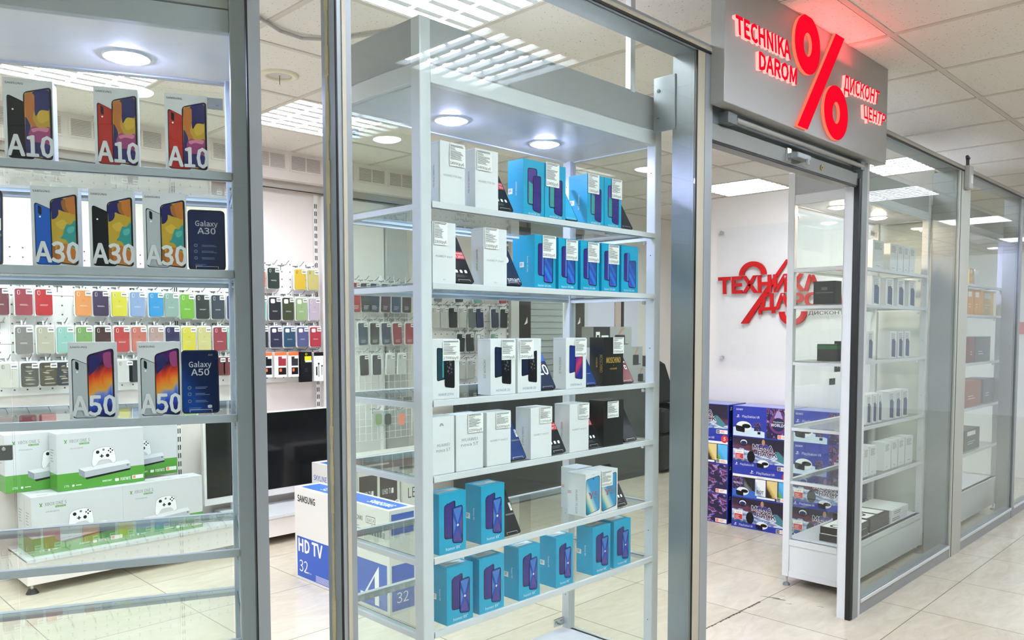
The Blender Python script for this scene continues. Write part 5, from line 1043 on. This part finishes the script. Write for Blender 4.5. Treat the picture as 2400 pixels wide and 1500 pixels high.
def vr_mesh(kind):
    if kind in VM: return VM[kind]
    w, h, d = VWD, VH, VD; b = MB(); b.box(0, w, 0, d, 0, h, VBLUE); F = Face(b, (0, 0, 0), (1, 0, 0), (0, 0, 1)); L = Face(b, (0, d, 0), (0, -1, 0), (0, 0, 1)); R = Face(b, (w, 0, 0), (0, 1, 0), (0, 0, 1)); T = Face(b, (0, 0, h), (1, 0, 0), (0, 1, 0))
    for Q in (L, R): Q.rect(.01, d-.01, .01, h-.01, VDK); ps_logo(Q, .02, h-.04, .025)
    T.rect(.01, w-.01, .01, d-.01, mat('carton top pale', '#8f95c4', .35))
    def worlds(x0, x1, y0, y1): F.rect(x0, x1, y0, y1, SWIRL, 2); cx = (x0+x1)/2; hh_ = y1-y0; F.disc(cx, y0+.5*hh_, .33*hh_, mat('violet ring print', '#54307e', .35), 2.3, 20); F.disc(cx, y0+.5*hh_, .29*hh_, mat('plum ring print', '#7b2c5c', .35), 2.5, 20); F.round([(cx-.16*hh_, y0+.68*hh_), (cx+.16*hh_, y0+.68*hh_), (cx+.06*hh_, y0+.93*hh_), (cx-.05*hh_, y0+.95*hh_)], .01, mat('lilac figure print', '#a796c9', .35), 2.7); F.disc(cx, y0+.48*hh_, .23*hh_, VDK, 3, 18); F.text('PlayStation', cx, y0+.54*(y1-y0), .05*(y1-y0), WINK, 4, align='c'); F.text('WORLDS', cx, y0+.41*(y1-y0), .095*(y1-y0), WINK, 4, bold=.03, align='c')
    if kind == 'vr':
        F.rect(.004, w-.004, .004, h-.004, VBLUE); F.poly([(.004, .004), (.56*w, .004), (.56*w, .2*h), (.3*w, .34*h), (.004, .3*h)], VWH, 2); worlds(.59*w, w-.004, .03*h, h-.004)
        F.text('SONY', .06*w, .86*h, .055*h, WINK, 3, w=.12*w, bold=.02); ps_logo(F, .07*w, .62*h, .1*h); F.text('PlayStation VR', .17*w, .63*h, .075*h, WINK, 3, w=.30*w); headset(F, .05*w, .14*h, .27*w); F.rect(.38*w, .50*w, .22*h, .50*h, SWIRL, 4); F.rect(.385*w, .495*w, .3*h, .36*h, VDK, 5); F.rect(.44*w, .49*w, .12*h, .2*h, PBLACK, 4); age(F, .78*w, .99*w, .03*h, .13*h, '16')
    elif kind == 'mega':
        F.rect(.004, w-.004, .19*h, h-.004, BATTLE, 2); F.text('MEGA', .36*w, .63*h, .15*h, VDK, 5, w=.34*w, bold=.05); F.text('PACK', .45*w, .43*h, .15*h, VDK, 5, w=.32*w, bold=.05); F.text('MEGA', .36*w, .63*h, .15*h, WINK, 3, w=.34*w, bold=.15); F.text('PACK', .45*w, .43*h, .15*h, WINK, 3, w=.32*w, bold=.15)
        F.disc(.20*w, .82*h, .075*w, PBLACK, 3, 18, .12*h); F.disc(.20*w, .82*h, .06*w, GLOWP, 4, 18, .09*h); F.disc(.20*w, .80*h, .052*w, VDK, 5, 18, .07*h); F.disc(.54*w, .87*h, .028*w, mat('figure tan print', '#b98a63'), 3, 12, .1*h); F.poly([(.44*w, .70*h), (.66*w, .70*h), (.60*w, .82*h), (.48*w, .82*h)], mat('armour violet print', '#5a4fa0'), 3)
        F.disc(.33*w, .36*h, .07*w, PBLACK, 3, 12, .2*h); F.poly([(.74*w, .62*h), (.80*w, .62*h), (.96*w, .32*h), (.90*w, .24*h), (.80*w, .3*h)], mat('craft teal print', '#3f7f8a'), 3); F.rect(.05*w, .20*w, .26*h, .55*h, PAPER, 4); F.rect(.055*w, .195*w, .27*h, .44*h, REDP, 5); F.text('5 ИГР', .08*w, .465*h, .05*h, REDP, 5); F.bars(.07*w, .38*h, .1*w, 3, .04*h, .012*h, PAPER, 6)
        ps_logo(F, .05*w, .05*h, .09*h); F.text('PlayStation VR', .14*w, .06*h, .065*h, WINK, 3, w=.24*w); headset(F, .43*w, .03*h, .20*w); age(F, .78*w, .99*w, .02*h, .13*h, '18')
    elif kind == 'five':
        F.rect(.004, w-.004, .73*h, .76*h, WINK, 2); ps_logo(F, .32*w, .82*h, .11*h); F.text('PlayStation VR', .43*w, .83*h, .075*h, WINK, 3, w=.31*w); F.disc(.93*w, .85*h, .065*w, REDP, 3, 20, .13*h); F.text('5', .93*w, .80*h, .11*h, WINK, 4, align='c', bold=.03); F.rect(.004, w-.004, .68*h, .74*h, PAPER, 2); F.text('МЕГАНАБОР', .5*w, .695*h, .03*h, INK, 3, align='c')
        F.rect(.004, w-.004, .004, .68*h, VDK, 1); F.poly([(.004, .02*h), (.6*w, .004), (.6*w, .12*h), (.3*w, .3*h), (.004, .3*h)], BLUEP, 2)
        for k in range(5):
            x0 = (.015+.198*k)*w; F.rect(x0, x0+.18*w, .26*h if k < 2 else .12*h, .66*h, SWIRL if k == 0 else GAMES[k-1], 3)
        F.text('WORLDS', .105*w, .44*h, .06*h, WINK, 4, w=.15*w, align='c'); F.text('BOT', .50*w, .2*h, .1*h, INK, 4, w=.12*w, align='c', bold=.03); headset(F, .07*w, .04*h, .22*w); F.rect(.44*w, .75*w, .04*h, .10*h, PAPER, 4); age(F, .78*w, .99*w, .03*h, .13*h, '18')
    elif kind == 'worlds':
        worlds(.004, w-.004, .004, h-.004); age(F, .78*w, .99*w, .03*h, .13*h, '16')
    VM[kind] = b.mesh('headset_carton'); return VM[kind]
XV = 4.835
yA = at_z(1702, 1230, 0).y; yB = at_z(1710, 1232.6, 0).y
NAMES = {'vr': 'blue headset carton half covered by a swirl', 'mega': 'MEGA PACK headset carton', 'five': 'headset carton with five small covers', 'worlds': 'violet swirl headset carton'}
ORD = ('on the floor', 'second from the floor', 'third from the floor', 'topmost')
for ystart, kinds, colname in ((yA+VWD, ('worlds', 'worlds', 'five', 'mega'), 'in the far stack'), (yB-.002, ('mega', 'five', 'mega', 'vr'), 'in the middle stack'), (yB-.006-VWD, ('mega', 'mega', 'vr', 'vr'), 'stack behind the cabinet')):
    for k, kind in enumerate(kinds):
        tag(link('headset_carton', vr_mesh(kind), None, (XV+random.uniform(0, .006), ystart, k*(VH+.0006)), -PI/2), '%s, %s, %s' % (NAMES[kind], ORD[k], colname), 'carton', 'headset cartons in stacks')

# ---------------------------------------------------------------- stock of the cabinets right of the doorway
YE = EC.y+.03
def d_slim(dark):
    def f(F, L, R, T, w, d, h):
        F.bars(.15*w, .9*h, .7*w, 7, .035*h, .012*h, GREYINK, 1, .7); L.textd('phone', .45*d, .5*h, .1*d, GREYINK, 1) if False else None
        if dark: F.poly([(.25*w, .08*h), (.85*w, .04*h), (.85*w, .62*h), (.6*w, .72*h), (.25*w, .68*h)], dark, 1); F.bars(.32*w, .5*h, .3*w, 5, .06*h, .02*h, BLUEP, 2)
        else: F.bars(.3*w, .12*h, .4*w, 1, .1, .014*h, GREYINK, 1)
    return f
SLATE = mat('slate blue print', '#3a4660', .35)
def stock(rows, Y, cardm, where, d=.16):
    n = 0
    for z, yref, h, dark, cells in rows:
        for i, (a, c) in enumerate(cells):
            x0, x1 = at_y(a, yref, Y).x, at_y(c, yref, Y).x; nm = ('first', 'second', 'third', 'fourth', 'fifth', 'sixth')[i]
            phone_box(d_slim(dark), 'slim'+str(bool(dark))+cardm.name, x1-x0, d*(.55 if i else .8), h, cardm, '%s %s from left, %s shelf, %s' % ('white dark-printed phone box,' if dark else 'pale phone box,' if cardm is WBOX else 'carton,', nm, z[1], where), (x0, Y, z[0]+.0005))
stock([((SHZ_E[0], 'top'), 570, .150, None, ((2046, 2072), (2087, 2104), (2105, 2118), (2119, 2132), (2133, 2146))), ((SHZ_E[1], 'second'), 680, .150, SLATE, ((2044, 2063), (2076, 2094), (2103, 2120), (2130, 2146))),
       ((SHZ_E[2], 'third'), 810, .150, SLATE, ((2033, 2047), (2086, 2101), (2104, 2117), (2119, 2133))), ((SHZ_E[3], 'fourth'), 940, .155, SLATE, ((2031, 2043), (2045, 2056), (2058, 2068), (2082, 2097), (2098, 2112), (2114, 2128))),
       ((SHZ_E[4], 'lowest'), 1080, .155, None, ((2024, 2036), (2038, 2054), (2072, 2087), (2089, 2103), (2105, 2119), (2121, 2138)))], YE, WBOX, 'cabinet beside doorway', .12)
z = SHZ_E[1]; b = MB(); b.box(0, .075, 0, .11, 0, .115, BBOX); F = Face(b, (0, .11, 0), (0, -1, 0), (0, 0, 1)); F.rect(.01, .10, .055, .06, GREYINK); F.rect(.04, .07, .07, .085, GREYINK); tag(b.obj('camera_box', None, (3.945, 1.66, z+.0005)), 'black cube box on the second shelf, seen through the cabinet side', 'box')
z = SHZ_E[2]; r = empty('camera_dock', (3.945, 1.645, z+.0005), 0, 'black boxed device with a green band and an upright bracket', 'device')
MB().box(0, .07, 0, .10, 0, .085, BBOX).box(-.0005, .0705, -.0005, .1005, .06, .08, mat('dark green band', '#1d5a32', .4)).obj('device_box', r); MB().box(.072, .082, -.02, .045, .0, .10, BBOX).box(.072, .082, -.02, -.008, .0, .13, BBOX).obj('bracket', r, bev=.002)
for i, (zz, y0, t) in enumerate(((.2445, 1.60, 'bottom'), (.2795, 1.605, 'top'))):
    b = MB(); b.box(0, .30, 0, .13, 0, .034, BBOX); F = Face(b, (0, 0, .034), (1, 0, 0), (0, 1, 0)); F.rect(.004, .296, .004, .126, PAPER)
    for k in range(3): F.disc(.05+.09*k, .065, .034, INK, 2, 18); F.disc(.05+.09*k, .065, .022, PAPER, 3, 18)
    tag(b.obj('game_box', None, (3.98+.02*i, y0, zz), 0), 'flat black and white box, %s of the pair lying on the cabinet base' % t, 'box')
for i, zz in enumerate((.2445, .2795)): b = MB(); b.box(0, .26, 0, .2, 0, .033, WBOX); Face(b, (0, 0, 0), (1, 0, 0), (0, 0, 1)).bars(.03, .018, .2, 2, .01, .004, GREYINK); tag(b.obj('flat_box', None, (4.60+.02*i, 1.60, zz)), 'white flat box, %s of the pair on the cabinet base beside the black ones' % ('lower', 'upper')[i], 'box')
b = MB(); b.box(0, .27, 0, .2, 0, .075, BBOX); F = Face(b, (0, 0, .075), (1, 0, 0), (0, 1, 0)); F.rect(.0, .12, .02, .18, PAPER); F.rect(.15, .25, .02, .18, PAPER); F.disc(.06, .1, .05, INK, 2); F.disc(.06, .1, .035, PAPER, 3); tag(b.obj('game_box', None, (4.31, 1.60, .2445)), 'thick black box with white lettering patches on the cabinet base', 'box')
OR1 = mat('amber card', '#d98f1e', .4); YE2 = mat('mustard card', '#cfa23a', .4); DKR = mat('maroon card', '#6e2c2c', .4); GR1 = mat('dark grey card', '#55585a', .4); BRN = mat('copper card', '#9a5a3a', .4)
def fbox(a, c, yt, z, m, label, d=.12, two=None):
    Yf = FC.y+.03; x0, x1 = X(a, Yf, yt), X(c, Yf, yt); h = min(at_y(a, yt, Yf).z-z, .172); x1 = min(x1, FC.x+FW-.042); b = MB(); b.box(0, x1-x0, 0, d, 0, h, m); F = Face(b, (0, 0, 0), (1, 0, 0), (0, 0, 1)); F.rect(.15*(x1-x0), .7*(x1-x0), .7*h, .9*h, two or PAPER); F.bars(.2*(x1-x0), .4*h, .5*(x1-x0), 2, .1*h, .02*h, PAPER)
    tag(b.obj('phone_box', None, (x0, Yf, z+.0005)), label, 'box')
z = SHZ_F; W2 = ' in the far right cabinet'
fbox(2272, 2283, 628, z[0], YE2, 'small mustard box on the top shelf'+W2); fbox(2285, 2296, 632, z[0], WBOX, 'small white box on the top shelf'+W2)
fbox(2268, 2283, 668, z[1], OR1, 'amber box, left one on the second shelf'+W2); fbox(2285, 2300, 671, z[1], OR1, 'amber box, middle one on the second shelf'+W2); fbox(2304, 2330, 676, z[1], YE2, 'wide mustard box on the second shelf'+W2)
fbox(2273, 2285, 780, z[2], DKR, 'maroon box on the third shelf'+W2, .14, DKR); fbox(2287, 2322, 781, z[2], GR1, 'wide dark grey box on the third shelf'+W2, .14, GR1)
fbox(2262, 2300, 886, z[3], BRN, 'copper coloured box on the fourth shelf'+W2, .14, BRN); fbox(2306, 2333, 870, z[3], GR1, 'dark grey box on the fourth shelf'+W2, .14, GR1)
fbox(2262, 2280, 950, z[4]+.06, DKR, 'maroon box on the lowest shelf'+W2, .14, DKR) if False else fbox(2262, 2296, 1010, z[4], GR1, 'low grey box on the lowest shelf'+W2, .14, PAPER)
# fire extinguisher sign on the far column
p = at_x(2365, 755, 8.195); q = at_x(2398, 783, 8.195)
b = MB(); b.box(8.192, 8.199, 1.70, p.y, q.z, p.z, mat('fire sign red', '#a3262c', .4)); F = Face(b, (8.192, p.y, q.z), (0, -1, 0), (0, 0, 1)); hh = p.z-q.z
for x in (.05, .16): F.round([(x, .2*hh), (x+.03, .2*hh), (x+.03, .68*hh), (x, .68*hh)], .012, WINK, 1); F.rect(x+.01, x+.02, .68*hh, .8*hh, WINK, 1); F.rect(x+.01, x+.035, .76*hh, .82*hh, WINK, 1)
tag(b.obj('fire_sign'), 'small red fire extinguisher sign on the far white column', 'sign')
wall('wall_end_column', 8.2, 8.3, 1.56, 2.3, 0, CEIL, WALLW)
